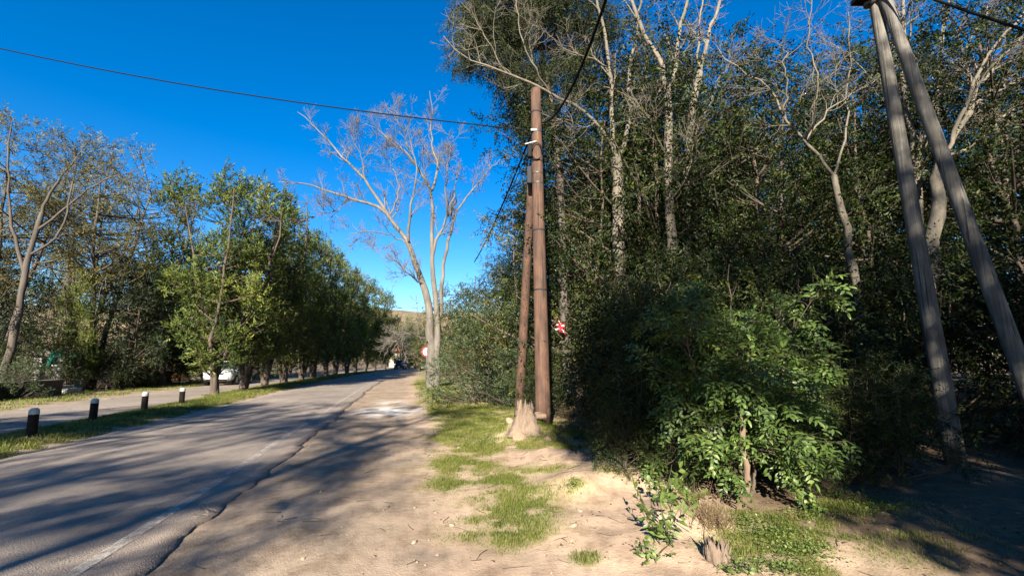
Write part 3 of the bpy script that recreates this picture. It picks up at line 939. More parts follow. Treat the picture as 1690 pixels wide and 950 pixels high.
t5, _, _, _ = bare_tree('spreading_tree', 'big spreading bare tree with whitish limbs behind the grey leaning strut', 'tree', (9.0, 10.5, 0),
    [([(1500, 640), (1505, 480), (1510, 330), (1512, 270)], 26, 20, .2)],
    [([(1512, 275), (1500, 200), (1490, 120), (1492, 40), (1485, -50)], 14, 6),
     ([(1512, 275), (1545, 190, .3), (1552, 100, .5), (1560, 20, .6), (1575, -50, .6)], 12, 5),
     ([(1512, 280), (1530, 150, -.5), (1500, 90, -.8), (1470, 30, -1), (1460, -40, -1)], 9, 3),
     ([(1545, 190, .3), (1575, 120, .7), (1610, 50, 1), (1650, -20, 1.2)], 8, 3),
     ([(1520, 240), (1460, 150, .6), (1410, 100, 1), (1370, 70, 1.2)], 7, 2)],
    11, M['bark_pale'], LV3, 25, WOODG)
t6, _, _, _ = bare_tree('leaning_tree', 'thick pale limbs sweeping up to the right edge beside the grey leaning strut', 'tree', (9.5, 10, 0),
    [([(1520, 640), (1535, 450), (1556, 262)], 22, 17, .2)],
    [([(1556, 262), (1590, 190), (1640, 110), (1700, 50), (1760, 0)], 14, 6),
     ([(1560, 255), (1600, 160, -.5), (1625, 90, -.7), (1690, 20, -.9)], 10, 4),
     ([(1590, 190), (1640, 150, .4), (1720, 120, .6)], 8, 3),
     ([(1556, 262), (1610, 240, .5), (1680, 170, .8), (1740, 130, 1)], 8, 3)],
    10, M['bark_pale'], LV3, 26, WOODG)

# ---- tall feathery tree: ivy-clad trunk right of the pole, crown over the pole top
rngF = np.random.default_rng(31)
feather = thing('feathery_tree', 'tall tree with feathery grey-green crown hanging over the top of the brown pole', 'tree', (1.6, 14.0, 0))
tm = Mesh()
fp, fr = trace([(938, 620), (934, 560), (930, 480), (928, 400), (925, 300), (915, 200), (900, 120), (885, 40), (880, -60)], 14, 17, 7, 14)
tm.tubes(fp[None], fr[None], 12)
fc = []
for (px, py, r, n) in ((860, 20, 75, 16), (910, 10, 60, 12), (800, 50, 50, 10), (780, 90, 28, 6), (850, 80, 60, 12), (900, 80, 55, 9), (860, 140, 38, 8), (862, 190, 25, 5), (950, 40, 55, 9), (960, 110, 45, 7), (820, 0, 55, 10), (800, -60, 60, 8), (880, -70, 80, 14), (950, -60, 60, 9), (1000, 30, 35, 4), (870, 165, 25, 4), (775, 20, 22, 3)):
    for _ in range(int(n * 1.7)):
        a, rad = rngF.uniform(0, 6.28), r * math.sqrt(rngF.uniform(0, 1))
        p = P(px + rad * math.cos(a), py + rad * math.sin(a), 14 + rngF.normal(0, .9))
        fc.append([*p, rngF.uniform(.3, .58)])
fc = np.array(fc)
fl_, flr = limbs_to(fc, fp, fr, rngF)
tm.tubes(fl_, flr * .55, 5)
link('trunk', tm.mesh('trunk'), M['bark_grey'], feather, world_space=True)
geo = clump_leaves(fc, 250, .42, 10, .10, .027, rngF, out=.8, up=-.35, droop=.7, jit=.35, flat=.2)
link('crown', crown_mesh('crown', geo), M['feather'], feather, kind='stuff', world_space=True)
tw = Mesh(); tw.tubes(geo[1][::4], np.linspace(.006, .002, 4)[None] * np.ones((len(geo[1][::4]), 1)), 3)
link('twigs', tw.mesh('twigs'), M['twig'], feather, kind='stuff', world_space=True)

# ------------------------------------------------------------------ leafy prototypes
P_BROAD = lambda t: np.minimum(1, .62 + 1.6 * t) * np.sqrt(np.clip(1 - .92 * t ** 4, 0, 1))
P_CYP = lambda t: np.minimum(1, .35 + 2.2 * t) * np.clip(1.03 - t, 0, 1) ** .42
P_ROUND = lambda t: np.sqrt(np.clip(1 - (2 * t - 1) ** 2, 0, 1))
P_SHRUB = lambda t: np.minimum(1, .75 + t) * np.sqrt(np.clip(1 - t ** 2, 0, 1))

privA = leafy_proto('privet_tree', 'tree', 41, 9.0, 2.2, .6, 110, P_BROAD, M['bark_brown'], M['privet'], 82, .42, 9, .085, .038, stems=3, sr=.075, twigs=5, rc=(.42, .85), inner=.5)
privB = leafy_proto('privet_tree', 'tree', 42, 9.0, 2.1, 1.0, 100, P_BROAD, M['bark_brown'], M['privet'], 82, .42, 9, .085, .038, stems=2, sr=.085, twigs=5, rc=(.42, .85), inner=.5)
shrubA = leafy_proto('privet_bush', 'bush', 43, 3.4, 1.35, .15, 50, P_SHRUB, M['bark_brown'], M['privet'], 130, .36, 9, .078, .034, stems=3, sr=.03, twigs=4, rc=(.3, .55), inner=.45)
cypA = leafy_proto('cypress_tree', 'tree', 51, 10.5, 2.0, 1.1, 140, P_CYP, M['bark_brown'], M['cypress'], 105, .34, 8, .14, .05, stems=4, sr=.10, rc=(.32, .75), up=.55, droop=-.2, out=.8, spread=(.3, .9), jit=.3, zsq=1.35, twigs=0, inner=.3, spreadstems=.75, wobs=.22)
cypB = leafy_proto('cypress_tree', 'tree', 52, 10.5, 1.9, 1.0, 125, P_CYP, M['bark_brown'], M['cypress'], 105, .34, 8, .14, .05, stems=3, sr=.11, rc=(.32, .75), up=.55, droop=-.2, out=.8, spread=(.3, .9), jit=.3, zsq=1.35, inner=.3, spreadstems=.75, wobs=.22)
darkA = leafy_proto('evergreen_tree', 'tree', 61, 9.5, 3.0, 1.2, 95, P_BROAD, M['bark_brown'], M['dark_ever'], 40, .5, 7, .17, .07, stems=3, sr=.12, rc=(.5, .95), inner=.4)
acacA = leafy_proto('thin_leaved_tree', 'tree', 71, 15.5, 4.0, 5.0, 95, lambda t: np.minimum(1, .45 + 1.2 * t) * np.sqrt(np.clip(1 - t ** 3, 0, 1)), M['bark_grey'], M['acacia'], 46, .6, 8, .17, .05, stems=3, sr=.17, rc=(.45, 1.0), twigs=2, spreadstems=.55, out=.9, up=.1, droop=.4, inner=.2)
ivyA = leafy_proto('yellowing_tree', 'tree', 81, 7.8, 1.9, .5, 75, P_BROAD, M['bark_brown'], M['ivy'], 70, .4, 9, .10, .05, stems=2, sr=.07, rc=(.4, .75), inner=.5, droop=.5)
hedgeA = leafy_proto('round_bush', 'bush', 91, 3.5, 1.65, .1, 190, lambda t: np.minimum(1, .85 + t) * np.sqrt(np.clip(1 - t ** 3.2, 0, 1)), M['bark_brown'], M['hedge'], 150, .18, 8, .06, .03, stems=3, sr=.03, rc=(.26, .42), inner=.8, droop=.1, cvar=.07)

# ---- the wood on the right
WG = 'glossy dark trees of the wood'
WL = 'dark broadleaf tree deep in the wood, hidden behind its front trees'
wood = [(2.1, 14.2, 10.6, 'dark glossy tree first in the wood, just right of the red scrap sign'), (3.9, 13.2, 12.2, 'dark glossy tree behind the curved and slanting pale stems'),
        (5.8, 13.6, 12.4, 'dark glossy tree right of the slanting pale stem'), (7.5, 12.8, 10.6, 'dark glossy tree left of the grey pole, sky above it'),
        (9.9, 12.2, 10.0, 'dark glossy tree behind the grey pole and strut'), (12.2, 10.8, 11.6, 'sunlit glossy tree at the right edge beyond the grey strut'), (14.3, 9.0, 9.5, None),
        (3.4, 17.5, 13.5, None), (6.2, 18, 14.5, None), (9.4, 17, 11, None), (12.6, 15.5, 13, None), (16, 13.5, 13, None), (18.5, 10, 10, None), (1.6, 20.5, 10, None), (5.2, 22.5, 12, None), (10, 22, 12, None), (15.5, 20, 12, None), (20, 16, 12, None), (-.6, 25, 7.5, None)]
for i, (x, y, H, lab) in enumerate(wood):
    pr = privA if i % 2 == 0 else privB
    k = H / 9.0
    pr.place(x, y, i * 1.9, (k * .98, k * .98, k), lab or WL, WG)
for i, (x, y, k) in enumerate([(3, 28, 1.5), (8, 28, 1.6), (13.5, 26, 1.6), (19, 24, 1.5), (24, 20, 1.5), (27, 14, 1.4), (22, 30, 1.7), (16, 33, 1.7), (6, 35, 1.7)]):
    darkA.place(x, y, i * 1.3, k, 'dark evergreen at the back of the wood, showing only between nearer leaves', 'evergreens at the back of the wood')
UG = 'shaded bushes at the foot of the wood'
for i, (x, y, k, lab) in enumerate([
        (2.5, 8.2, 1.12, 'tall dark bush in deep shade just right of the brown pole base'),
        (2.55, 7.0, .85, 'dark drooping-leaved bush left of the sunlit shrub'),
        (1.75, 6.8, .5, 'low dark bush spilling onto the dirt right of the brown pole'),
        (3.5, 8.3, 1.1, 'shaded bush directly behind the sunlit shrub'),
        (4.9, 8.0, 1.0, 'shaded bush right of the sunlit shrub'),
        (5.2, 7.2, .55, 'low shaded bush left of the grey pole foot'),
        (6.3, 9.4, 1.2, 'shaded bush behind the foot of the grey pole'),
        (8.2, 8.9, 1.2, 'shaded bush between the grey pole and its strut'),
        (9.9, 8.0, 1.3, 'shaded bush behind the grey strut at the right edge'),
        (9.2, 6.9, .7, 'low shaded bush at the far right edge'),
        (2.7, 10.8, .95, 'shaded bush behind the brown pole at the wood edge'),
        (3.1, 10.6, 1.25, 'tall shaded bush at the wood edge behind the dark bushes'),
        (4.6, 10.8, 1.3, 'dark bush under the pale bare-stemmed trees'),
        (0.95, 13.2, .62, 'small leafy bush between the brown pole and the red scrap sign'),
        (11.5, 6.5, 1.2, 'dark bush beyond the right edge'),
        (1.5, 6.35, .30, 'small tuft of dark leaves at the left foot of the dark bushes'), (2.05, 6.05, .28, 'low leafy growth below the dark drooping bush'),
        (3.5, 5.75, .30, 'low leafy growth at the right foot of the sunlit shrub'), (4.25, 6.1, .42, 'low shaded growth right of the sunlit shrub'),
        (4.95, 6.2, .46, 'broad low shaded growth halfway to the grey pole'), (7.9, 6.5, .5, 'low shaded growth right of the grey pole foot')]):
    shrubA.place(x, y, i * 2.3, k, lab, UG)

# ---- hedge, yellowing trees beside the road beyond the pole
hedgeA.place(-.95, 18.2, .4, (1.15, 1.1, 1.12), 'dense rounded green bush right of the bare tree foot', None)
hedgeA.place(.35, 16.4, 2.4, (.62, .62, .7), 'small green bush behind the brown strut', None)
ivyA.place(.55, 17.2, 0, (1.0, 1.0, 1.03), 'yellow-green tree directly behind the brown pole', None)
ivyA.place(-1.2, 23.0, 2, (1.1, 1.1, .84), 'autumn-tinted tree behind the rounded green bush', None)
ivyA.place(-3.9, 42, 1, (1.3, 1.3, 1.0), 'yellowish tree right of the road behind the bare tree', None)
ivyA.place(2.6, 14.6, 3.4, (.7, .7, .95), 'yellow-green leafy tree right of the brown pole', None)

# ---- cypress row on the median
CG = 'cypress trees in a row on the grass median'
ORD = ['first', 'second', 'third', 'fourth', 'fifth', 'sixth', 'seventh', 'eighth', 'ninth', 'tenth', 'eleventh', 'twelfth', 'thirteenth', 'fourteenth', 'fifteenth']
rows = [(25.0, 8.75, 1.05), (28.0, 8.4, 1.12), (32.0, 8.5, 1.22), (36.8, 8.6, 1.22), (41.5, 8.5, 1.2), (46, 8.6, 1.25), (51, 8.5, 1.28), (56.5, 8.7, 1.28), (62, 8.5, 1.3), (68, 8.6, 1.3), (75, 8.5, 1.35), (83, 8.6, 1.35), (92, 8.5, 1.4)]
for i, (s, o, k) in enumerate(rows):
    x, y = RO(s, o)
    (cypA if i % 2 == 0 else cypB).place(x, y, 1.3 + i * 2.1, (k * 1.08, k * 1.08, k), '%s cypress tree along the grass median, counting from the white-topped posts' % ORD[i], CG)

# ---- trees beyond the service road
BG_ = 'evergreen trees beyond the service road'
for i, (s, o, pr, k) in enumerate([(29.5, 17.2, cypB, .62), (36, 16.0, cypA, 1.4), (31.5, 15.6, darkA, .7), (38, 16.5, darkA, .95), (44, 17, darkA, 1.0), (50, 16.5, darkA, .9), (57, 17, darkA, 1.0), (65, 16, darkA, 1.0), (74, 17, darkA, 1.0), (84, 16.5, darkA, 1.05), (95, 17, darkA, 1.1), (106, 12, darkA, 1.0), (24.5, 20.5, darkA, .78), (33, 24, darkA, .95), (42, 26, darkA, 1.05), (112, 9, darkA, .85), (55, 27, darkA, 1.05)]):
    x, y = RO(s, o)
    tall = (i == 1)
    pr.place(x, y, i * 1.7, k, 'tallest conical tree beyond the service road, its tip against the sky' if tall else ('conical tree beyond the service road over the low garden wall' if i == 0 else 'dark evergreen tree in the row beyond the service road'), BG_ if i > 1 else None)
for i, (s, o) in enumerate([(26, 33), (34, 33), (43, 36), (52, 37), (64, 30), (78, 28)]):
    x, y = RO(s, o)
    darkA.place(x, y, i * 1.1, 1.05, 'dark evergreen far behind the houses at the left', 'evergreens behind the houses')
AG = 'thin-leaved tall trees at the left edge'
for i, (x, y, k, lab) in enumerate([(-27.5, 24.5, 1.0, 'tall thin-leaved tree with many stems at the left edge'), (-23.8, 26.5, .95, 'tall thin-leaved brownish tree second from the left edge'), (-31, 33, 1.1, 'thin-leaved tree farthest back at the left edge')]):
    acacA.place(x, y, i * 2.2 + .4, k, lab, AG)
lt, ltw, _, _ = bare_tree('leaning_trunk_tree', 'leaning grey trunk rising from the verge at the left edge', 'tree', G(6, 662),
    [([(2, 664), (4, 620), (18, 580), (30, 520), (40, 450), (70, 350)], 12, 7, .4)],
    [([(70, 350), (85, 312), (110, 280), (150, 230)], 7, 2), ([(40, 450), (20, 380), (12, 300), (20, 200)], 8, 2), ([(60, 380), (114, 340), (160, 300), (230, 280)], 6, 1.6), ([(50, 420), (95, 394), (120, 330), (125, 250)], 6, 2)],
    21, M['bark_grey'], [(7, .2, 1.0, 1.8, (.4, 1.0), 6, .14, .05, .5, .012, 4), (5, .2, 1, .8, (.4, 1), 5, .14, 0, .5, .007, 3)], 77)
rL = np.random.default_rng(78)
tips = ltw[0][:, -1]
tips = tips[rL.permutation(len(tips))[:700]]
geo = twig_leaves(np.repeat(tips, 3, 0), rL.normal(size=(len(tips) * 3, 3)), .5, 7, .15, .045, rL, .4, np.repeat(rL.normal(0, .15, len(tips)), 3))
link('crown', crown_mesh('crown', geo), M['acacia'], lt, kind='stuff', world_space=True)
for i, (px, py, d, k, lab) in enumerate([(28, 650, 19.8, .5, 'yellow-green bush under the leaning trunk at the left edge'), (18, 650, 22, 1.1, 'dark bush behind the leaning trunk at the left edge')]):
    g = P(px, py, d)
    (hedgeA if i == 0 else shrubA).place(g[0], g[1], i, k, lab, None, 0.0)
for i, (px, d, k, lab) in enumerate([(180, 26, .8, 'dark bush beside the green tarpaulin'), (200, 27.5, 1.0, 'dark bush right of the green tarpaulin'), (235, 29, .6, 'low dry bush by the ochre house'), (300, 33, .8, 'dark bush in front of the ochre house')]):
    g = P(px, 600, d)
    shrubA.place(g[0], g[1], i, k, lab, None, 0.0)

# ---- trees behind the photographer, whose shade falls over the road and the wood
def clump_tree(name, label, base, clumps, bark, leafm, seed, dens, L, W, H, sr=.16, nleaf=8, twl=.5, lean=(0, 0)):
    rng = np.random.default_rng(seed)
    root = thing(name, label, 'tree', base)
    cl = np.array(clumps, float)
    sp = stem_poly(H, lean, rng, 12, .12) ; rr = flare(sr, sr * .3, 12)
    tm = Mesh().tubes(sp[None], rr[None], 10)
    tm.tubes(*limbs_to(cl, sp, rr, rng), 5)
    link('trunk', tm.mesh('trunk'), bark, root)
    geo = clump_leaves(cl, dens, twl, nleaf, L, W, rng)
    link('crown', crown_mesh('crown', geo), leafm, root, kind='stuff')
    return root

def blobs(n, c, r, rc, seed):
    rng = np.random.default_rng(seed)
    v = nrm(rng.normal(size=(n, 3))) * rng.uniform(.2, 1, (n, 1)) ** .5
    return np.concatenate([np.array(c) + v * np.array(r), rng.uniform(*rc, (n, 1))], 1)

OUTG = 'trees out of frame behind the viewer'
OUTL = 'tree out of frame behind the viewer, seen only by its shadow'
def shade_tree(x, y, H, cl, seed, leafm='dark_ever', dens=110):
    r = clump_tree('shade_tree', OUTL, (x, y, 0), cl, M['bark_brown'], M[leafm], seed, dens, .16, .07, H)
    r['group'] = OUTG
# right, dense: keeps the foot of the wood dark
shade_tree(4.4, -8.0, 11.5, blobs(60, (.2, 0, 8.0), (2.2, 2.2, 3.6), (.4, .75), 1), 101)
shade_tree(9.0, -6.5, 11.5, blobs(60, (0, 0, 7.0), (2.8, 2.4, 4.4), (.6, 1.0), 2), 102)
shade_tree(13.5, -5.0, 11, blobs(50, (0, 0, 6.5), (2.8, 2.4, 4.2), (.6, 1.0), 3), 103)
# right of centre, high crown: shades the dark bush by the pole but not the dirt
shade_tree(2.3, -8.6, 10.0, blobs(34, (-2.75, 0, 9.3), (.75, .9, 1.7), (.35, .55), 4), 104, dens=170)
shade_tree(6.4, -13, 16.5, blobs(34, (-4.9, 0, 14.6), (2.8, 1.6, 2.6), (.4, .8), 33), 114, dens=85)
shade_tree(8.0, -11.5, 16.5, blobs(46, (-.5, 0, 14.2), (5.2, 2.0, 3.4), (.4, .85), 10), 111, dens=85)
shade_tree(13.0, -10, 15.5, blobs(30, (0, 0, 13.0), (3.6, 2.0, 3.0), (.4, .85), 12), 112, dens=85)
shade_tree(4.95, -5.6, 6.5, blobs(60, (0, 0, 4.4), (2.9, 1.4, 2.2), (.4, .8), 31), 113)
# left: gappy crowns give the long streaks on the road
shade_tree(-6.2, -12, 14, blobs(17, (0, 0, 12.0), (2.6, 2.4, 2.6), (.4, .75), 5), 105, dens=45)
shade_tree(-11.0, -11, 12, blobs(24, (0, 0, 11.0), (3.0, 2.6, 2.8), (.45, .8), 6), 106, dens=45)
shade_tree(-8.6, -16, 13, np.concatenate([blobs(12, (3.0, 0, 11.4), (1.4, 1.4, 1.2), (.35, .65), 7), blobs(7, (3.4, 0, 14.6), (1.0, 1.2, 1.0), (.35, .6), 27)]), 107, dens=75)
shade_tree(-12.5, -14, 11, np.concatenate([blobs(5, (3.6, 0, 9.7), (.8, .8, .5), (.35, .6), 17), blobs(6, (5.6, 0, 9.2), (.9, .8, .35), (.3, .5), 18), blobs(6, (1.0, 0, 9.6), (1.6, .8, .5), (.4, .6), 19), blobs(5, (7.7, 0, 8.95), (.9, .6, .25), (.25, .42), 20)]), 110, dens=90)
shade_tree(-16.5, -7, 12, blobs(46, (3.0, 0, 8.4), (3.0, 2.8, 4.0), (.6, 1.0), 8), 108)
shade_tree(-9.5, -21, 15, blobs(18, (0, 0, 14.8), (3.4, 2.0, 2.6), (.45, .8), 9), 109, dens=45)

# ------------------------------------------------------------------ near shrub: separate large leaves
rngS = np.random.default_rng(201)
shrub_loc = np.array([2.75, 5.75, 0.0])
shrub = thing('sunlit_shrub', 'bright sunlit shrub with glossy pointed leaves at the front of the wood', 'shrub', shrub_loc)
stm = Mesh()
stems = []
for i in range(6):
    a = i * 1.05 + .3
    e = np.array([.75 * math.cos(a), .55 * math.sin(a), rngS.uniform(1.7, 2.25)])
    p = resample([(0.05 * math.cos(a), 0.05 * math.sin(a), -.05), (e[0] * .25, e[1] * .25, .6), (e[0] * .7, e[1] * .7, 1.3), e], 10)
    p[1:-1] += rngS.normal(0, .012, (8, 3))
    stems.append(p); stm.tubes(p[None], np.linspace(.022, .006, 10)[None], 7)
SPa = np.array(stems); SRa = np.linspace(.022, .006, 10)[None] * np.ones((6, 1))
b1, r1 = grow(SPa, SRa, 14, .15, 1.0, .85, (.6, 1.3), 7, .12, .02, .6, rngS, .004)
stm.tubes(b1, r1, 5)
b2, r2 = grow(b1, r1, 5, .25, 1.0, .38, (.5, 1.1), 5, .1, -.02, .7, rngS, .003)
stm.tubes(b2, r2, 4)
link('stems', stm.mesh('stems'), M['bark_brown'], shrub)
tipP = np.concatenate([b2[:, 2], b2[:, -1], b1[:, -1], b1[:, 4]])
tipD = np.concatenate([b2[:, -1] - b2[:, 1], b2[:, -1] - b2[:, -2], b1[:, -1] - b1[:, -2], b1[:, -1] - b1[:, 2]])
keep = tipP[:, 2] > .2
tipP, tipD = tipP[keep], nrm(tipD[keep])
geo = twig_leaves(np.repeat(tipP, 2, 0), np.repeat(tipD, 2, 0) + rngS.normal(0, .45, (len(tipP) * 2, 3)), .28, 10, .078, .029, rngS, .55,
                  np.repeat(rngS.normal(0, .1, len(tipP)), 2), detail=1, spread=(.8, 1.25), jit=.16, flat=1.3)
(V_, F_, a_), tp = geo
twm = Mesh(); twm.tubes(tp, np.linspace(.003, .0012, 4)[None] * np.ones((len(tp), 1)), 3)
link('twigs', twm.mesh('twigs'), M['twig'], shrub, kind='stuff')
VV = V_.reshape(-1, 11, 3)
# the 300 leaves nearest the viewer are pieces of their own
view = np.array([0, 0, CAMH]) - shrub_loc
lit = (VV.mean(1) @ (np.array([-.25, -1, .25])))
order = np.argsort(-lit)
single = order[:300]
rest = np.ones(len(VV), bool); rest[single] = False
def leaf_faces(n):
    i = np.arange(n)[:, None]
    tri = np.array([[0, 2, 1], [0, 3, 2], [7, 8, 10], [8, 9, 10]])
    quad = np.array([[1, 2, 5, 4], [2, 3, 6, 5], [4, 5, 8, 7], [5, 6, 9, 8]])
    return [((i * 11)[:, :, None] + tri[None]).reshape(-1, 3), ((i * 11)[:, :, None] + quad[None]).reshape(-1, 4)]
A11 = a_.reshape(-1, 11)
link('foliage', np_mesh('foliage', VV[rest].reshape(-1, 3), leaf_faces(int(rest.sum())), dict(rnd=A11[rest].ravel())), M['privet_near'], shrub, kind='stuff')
for i in single:
    link('leaf', np_mesh('leaf', VV[i], leaf_faces(1), dict(rnd=A11[i])), M['privet_near'], shrub)
# cut dead stem among the leaves, and broken stick behind
def stick(name, label, pts, w0, w1, d, mat, k=8):
    p, r = trace(pts, d, w0, w1, 14, .006)
    r = r * RNG.uniform(.82, 1.15, 14)
    me = Mesh().tubes(p[None], r[None], 9)
    # close the cut ends
    n = me.n
    V0 = me.V[0]
    cap = [np.arange(9)[::-1][None], (np.arange(9) + n - 9)[None]]
    m_ = np_mesh(name, V0, [me.F[0]] + cap, dict(rnd=np.zeros(n)))
    return tag(link(name, m_, mat), label, 'dead stem')
stick('dead_stem', 'upright cut brown stem among the leaves of the sunlit shrub', [(1221, 672), (1229, 700), (1225, 735), (1234, 770), (1233, 815)], 7, 10, 5.2, M['bark_stem'])
stick('broken_branch', 'leaning broken branch behind the sunlit shrub, pale cut end up', [(1330, 630), (1345, 655), (1358, 700), (1372, 760)], 12, 9, 6.4, M['bark_grey'])

# ------------------------------------------------------------------ grass, litter, gravel
def blades(n, xr, yr, hr, w, seed, extra=None):
    rng = np.random.default_rng(seed)
    x = rng.uniform(*xr, n); y = rng.uniform(*yr, n)
    if extra is not None: x, y = extra(x, y)
    m = gmask(x, y)
    k = rng.uniform(0, 1, n) < m ** 1.4
    x, y, m = x[k], y[k], m[k]
    n = len(x)
    h = rng.uniform(*hr, n) * (.5 + .7 * m)
    a = rng.uniform(0, 6.28, n)
    ln = rng.uniform(.2, 1.0, n)
    b = np.stack([x, y, hgt(x, y) - .004], -1)
    sd_ = np.stack([np.cos(a), np.sin(a), 0 * a], -1) * (w * rng.uniform(.6, 1.3, n))[:, None]
    ld = np.stack([-np.sin(a), np.cos(a), 0 * a], -1)
    tip = b + ld * (h * ln)[:, None] + np.array([0, 0, 1]) * (h * np.sqrt(1 - .5 * ln ** 2))[:, None]
    mid = b * .55 + tip * .45 + np.array([0, 0, .12]) * h[:, None]
    V = np.stack([b - sd_, b + sd_, mid + sd_ * .7, mid - sd_ * .7, tip], 1).reshape(-1, 3)
    i = np.arange(n)[:, None] * 5
    pat = fbm(x * 1.7 + 3, y * 1.7, 3)
    lush = np.clip(blob(x, y, 1290, 900, .9, .7) + blob(x, y, 966, 922, .2, .2) + blob(x, y, 945, 820, .3, .3), 0, 1)
    rnd = np.clip(rng.normal(.45, .2, n) + (pat - .5) * .9 + (1 - m) * .18 - .22 * lush, 0, 1)
    return V, [i + np.array([[0, 1, 2, 3]]), i + np.array([[3, 2, 4]])], np.repeat(rnd, 5)

def merge_blades(name, parts, label):
    Vs, Qs, Ts, As, off = [], [], [], [], 0
    for V, F, a in parts:
        Vs.append(V); Qs.append(F[0] + off); Ts.append(F[1] + off); As.append(a); off += len(V)
    return tag(link(name, np_mesh(name, np.concatenate(Vs), [np.concatenate(Qs), np.concatenate(Ts)], dict(rnd=np.concatenate(As))), M['grass']), label, 'grass', kind='stuff')
merge_blades('verge_grass', [
    blades(210000, (-1.4, 4.6), (3.2, 9.0), (.018, .055), .0024, 1),
    blades(130000, (-4.0, 2.2), (8.5, 16), (.025, .07), .0034, 2),
    blades(60000, (-8.0, 1.5), (15, 40), (.04, .10), .009, 3)], 'patchy short green grass on the dirt verge by the poles')
def toroad(smin, smax, omin, omax):
    def f(x, y):
        return RO(smin + (smax - smin) * x, omin + (omax - omin) * y)
    return f
merge_blades('median_grass', [
    blades(70000, (0, 1), (0, 1), (.04, .10), .006, 4, toroad(4, 24, 6.2, 8.6)),
    blades(45000, (0, 1), (0, 1), (.05, .12), .012, 5, toroad(24, 70, 6.2, 9.3))], 'short green grass on the median with the white-topped posts')
merge_blades('far_verge_grass', [blades(30000, (0, 1), (0, 1), (.05, .13), .011, 6, toroad(14, 55, 12.5, 17))], 'grass strip beyond the service road by the low wall')

# dry grass tufts and litter near the bush foot
rngD = np.random.default_rng(5)
n = 2600
x = rngD.uniform(-1.2, 5, n); y = rngD.uniform(3.3, 9, n)
w = 0.12 + 0.88 * np.clip(littermask(x, y) + blob(x, y, 1080, 850, .5, .5) + blob(x, y, 1150, 900, .6, .4), 0, 1)
k = rngD.uniform(0, 1, n) < w
x, y = x[k], y[k]; n = len(x)
B = np.stack([x, y, hgt(x, y) + .006], -1)
Vl, Fl, al = leaf_geo(B, np.concatenate([rngD.normal(size=(n, 2)), rngD.normal(0, .25, (n, 1))], 1), np.array([0, 0, 1.]) + rngD.normal(0, .35, (n, 3)), rngD.uniform(.02, .055, n), rngD.uniform(.01, .028, n), rngD.uniform(0, 1, n))
tag(link('leaf_litter', np_mesh('leaf_litter', Vl, Fl, dict(rnd=al)), M['litter']), 'dry brown fallen leaves strewn on the dirt', 'leaf litter', kind='stuff')

def rock_mesh(name, r, seed, sq=.6, sub=2, amp=.25):
    rng = np.random.default_rng(seed)
    bm = bmesh.new()
    bmesh.ops.create_icosphere(bm, subdivisions=sub, radius=1)
    dirs = nrm(rng.normal(size=(7, 3))); amps = rng.uniform(-amp, amp, 7)
    cuts = nrm(rng.normal(size=(14, 3)))
    for v in bm.verts:
        d = np.array(v.co); d /= np.linalg.norm(d)
        k = 1 + sum(a * max(0, float(d @ q)) ** 2 for a, q in zip(amps, dirs))
        for c in cuts:
            pr = float(d @ c) * k
            if pr > .72: k *= .72 / pr
        v.co = Vector((d[0] * k * r, d[1] * k * r * .8, d[2] * k * r * sq))
    me = bpy.data.meshes.new(name); bm.to_mesh(me); bm.free()
    return me
# gravel as one mass
base_r = [rock_mesh('pebble', 1, s, .6, 1) for s in range(4)]
gv, gf, off = [], [], 0
rngP = np.random.default_rng(15)
for (n, xr, yr, rr) in ((1500, (-3.4, 1.8), (3.4, 9), (.003, .009)), (300, (-5.5, .5), (8, 20), (.006, .016)), (60, (-2.2, 1.6), (3.5, 6.5), (.008, .018))):
    x = rngP.uniform(*xr, n); y = rngP.uniform(*yr, n)
    s_, o_ = SO(x, y)
    k = (o_ < 1.75) & (o_ > -3) & (gmask(x, y) < .4)
    for xx, yy, r in zip(x[k], y[k], rngP.uniform(0, 1, k.sum()) ** 2 * (rr[1] - rr[0]) + rr[0]):
        mm = base_r[rngP.integers(4)]
        co = np.array([v.co for v in mm.vertices]); ff = np.array([p.vertices[:] for p in mm.polygons])
        an = rngP.uniform(0, 6.28); R_ = np.array([[math.cos(an), -math.sin(an), 0], [math.sin(an), math.cos(an), 0], [0, 0, 1]])
        gv.append(co @ R_.T * r + np.array([xx, yy, float(hgt(np.array(xx), np.array(yy))) + r * .25])); gf.append(ff + off); off += len(co)
tag(link('gravel', np_mesh('gravel', np.concatenate(gv), np.concatenate(gf)), M['stone']), 'small pale pebbles scattered over the dirt shoulder', 'gravel', kind='stuff')
SG = 'loose stones on the dirt'
stones = [(746, 866, .050, 'rounded pale stone lying alone at the dirt edge by the grass'), (683, 894, .046, 'stone with a dark shaded face at the lower middle of the dirt'), (684, 838, .040, 'flat pale stone in the middle of the dirt shoulder'),
          (719, 846, .028, 'small flat stone left of the grass patch'), (774, 822, .026, 'small white stone at the left edge of the grass patch'), (757, 740, .075, 'long pale stone half sunk in the verge grass'),
          (957, 845, .065, 'whitish stone sunk in dirt below the mound'), (946, 872, .085, 'long flat pinkish rock sunk in the bare dirt'), (530, 811, .04, 'stone beside a dark hole in the dirt shoulder'),
          (499, 920, .03, 'small stone at the bottom of the dirt near the road'), (722, 915, .028, 'small white stone on the damp patch'), (565, 868, .022, 'tiny stone on the shaded dirt')]
for i, (px, py, r, lab) in enumerate(stones):
    g = G(px, py)
    r *= .72
    me = rock_mesh('stone', r, 300 + i, .45 if r > .06 else .65, 3, .4)
    o = link('stone', me, M['stone'])
    o.location = (g[0], g[1], float(hgt(g[0], g[1])) + r * .12); o.rotation_euler = (0, 0, i)
    tag(o, lab, 'stone', SG)

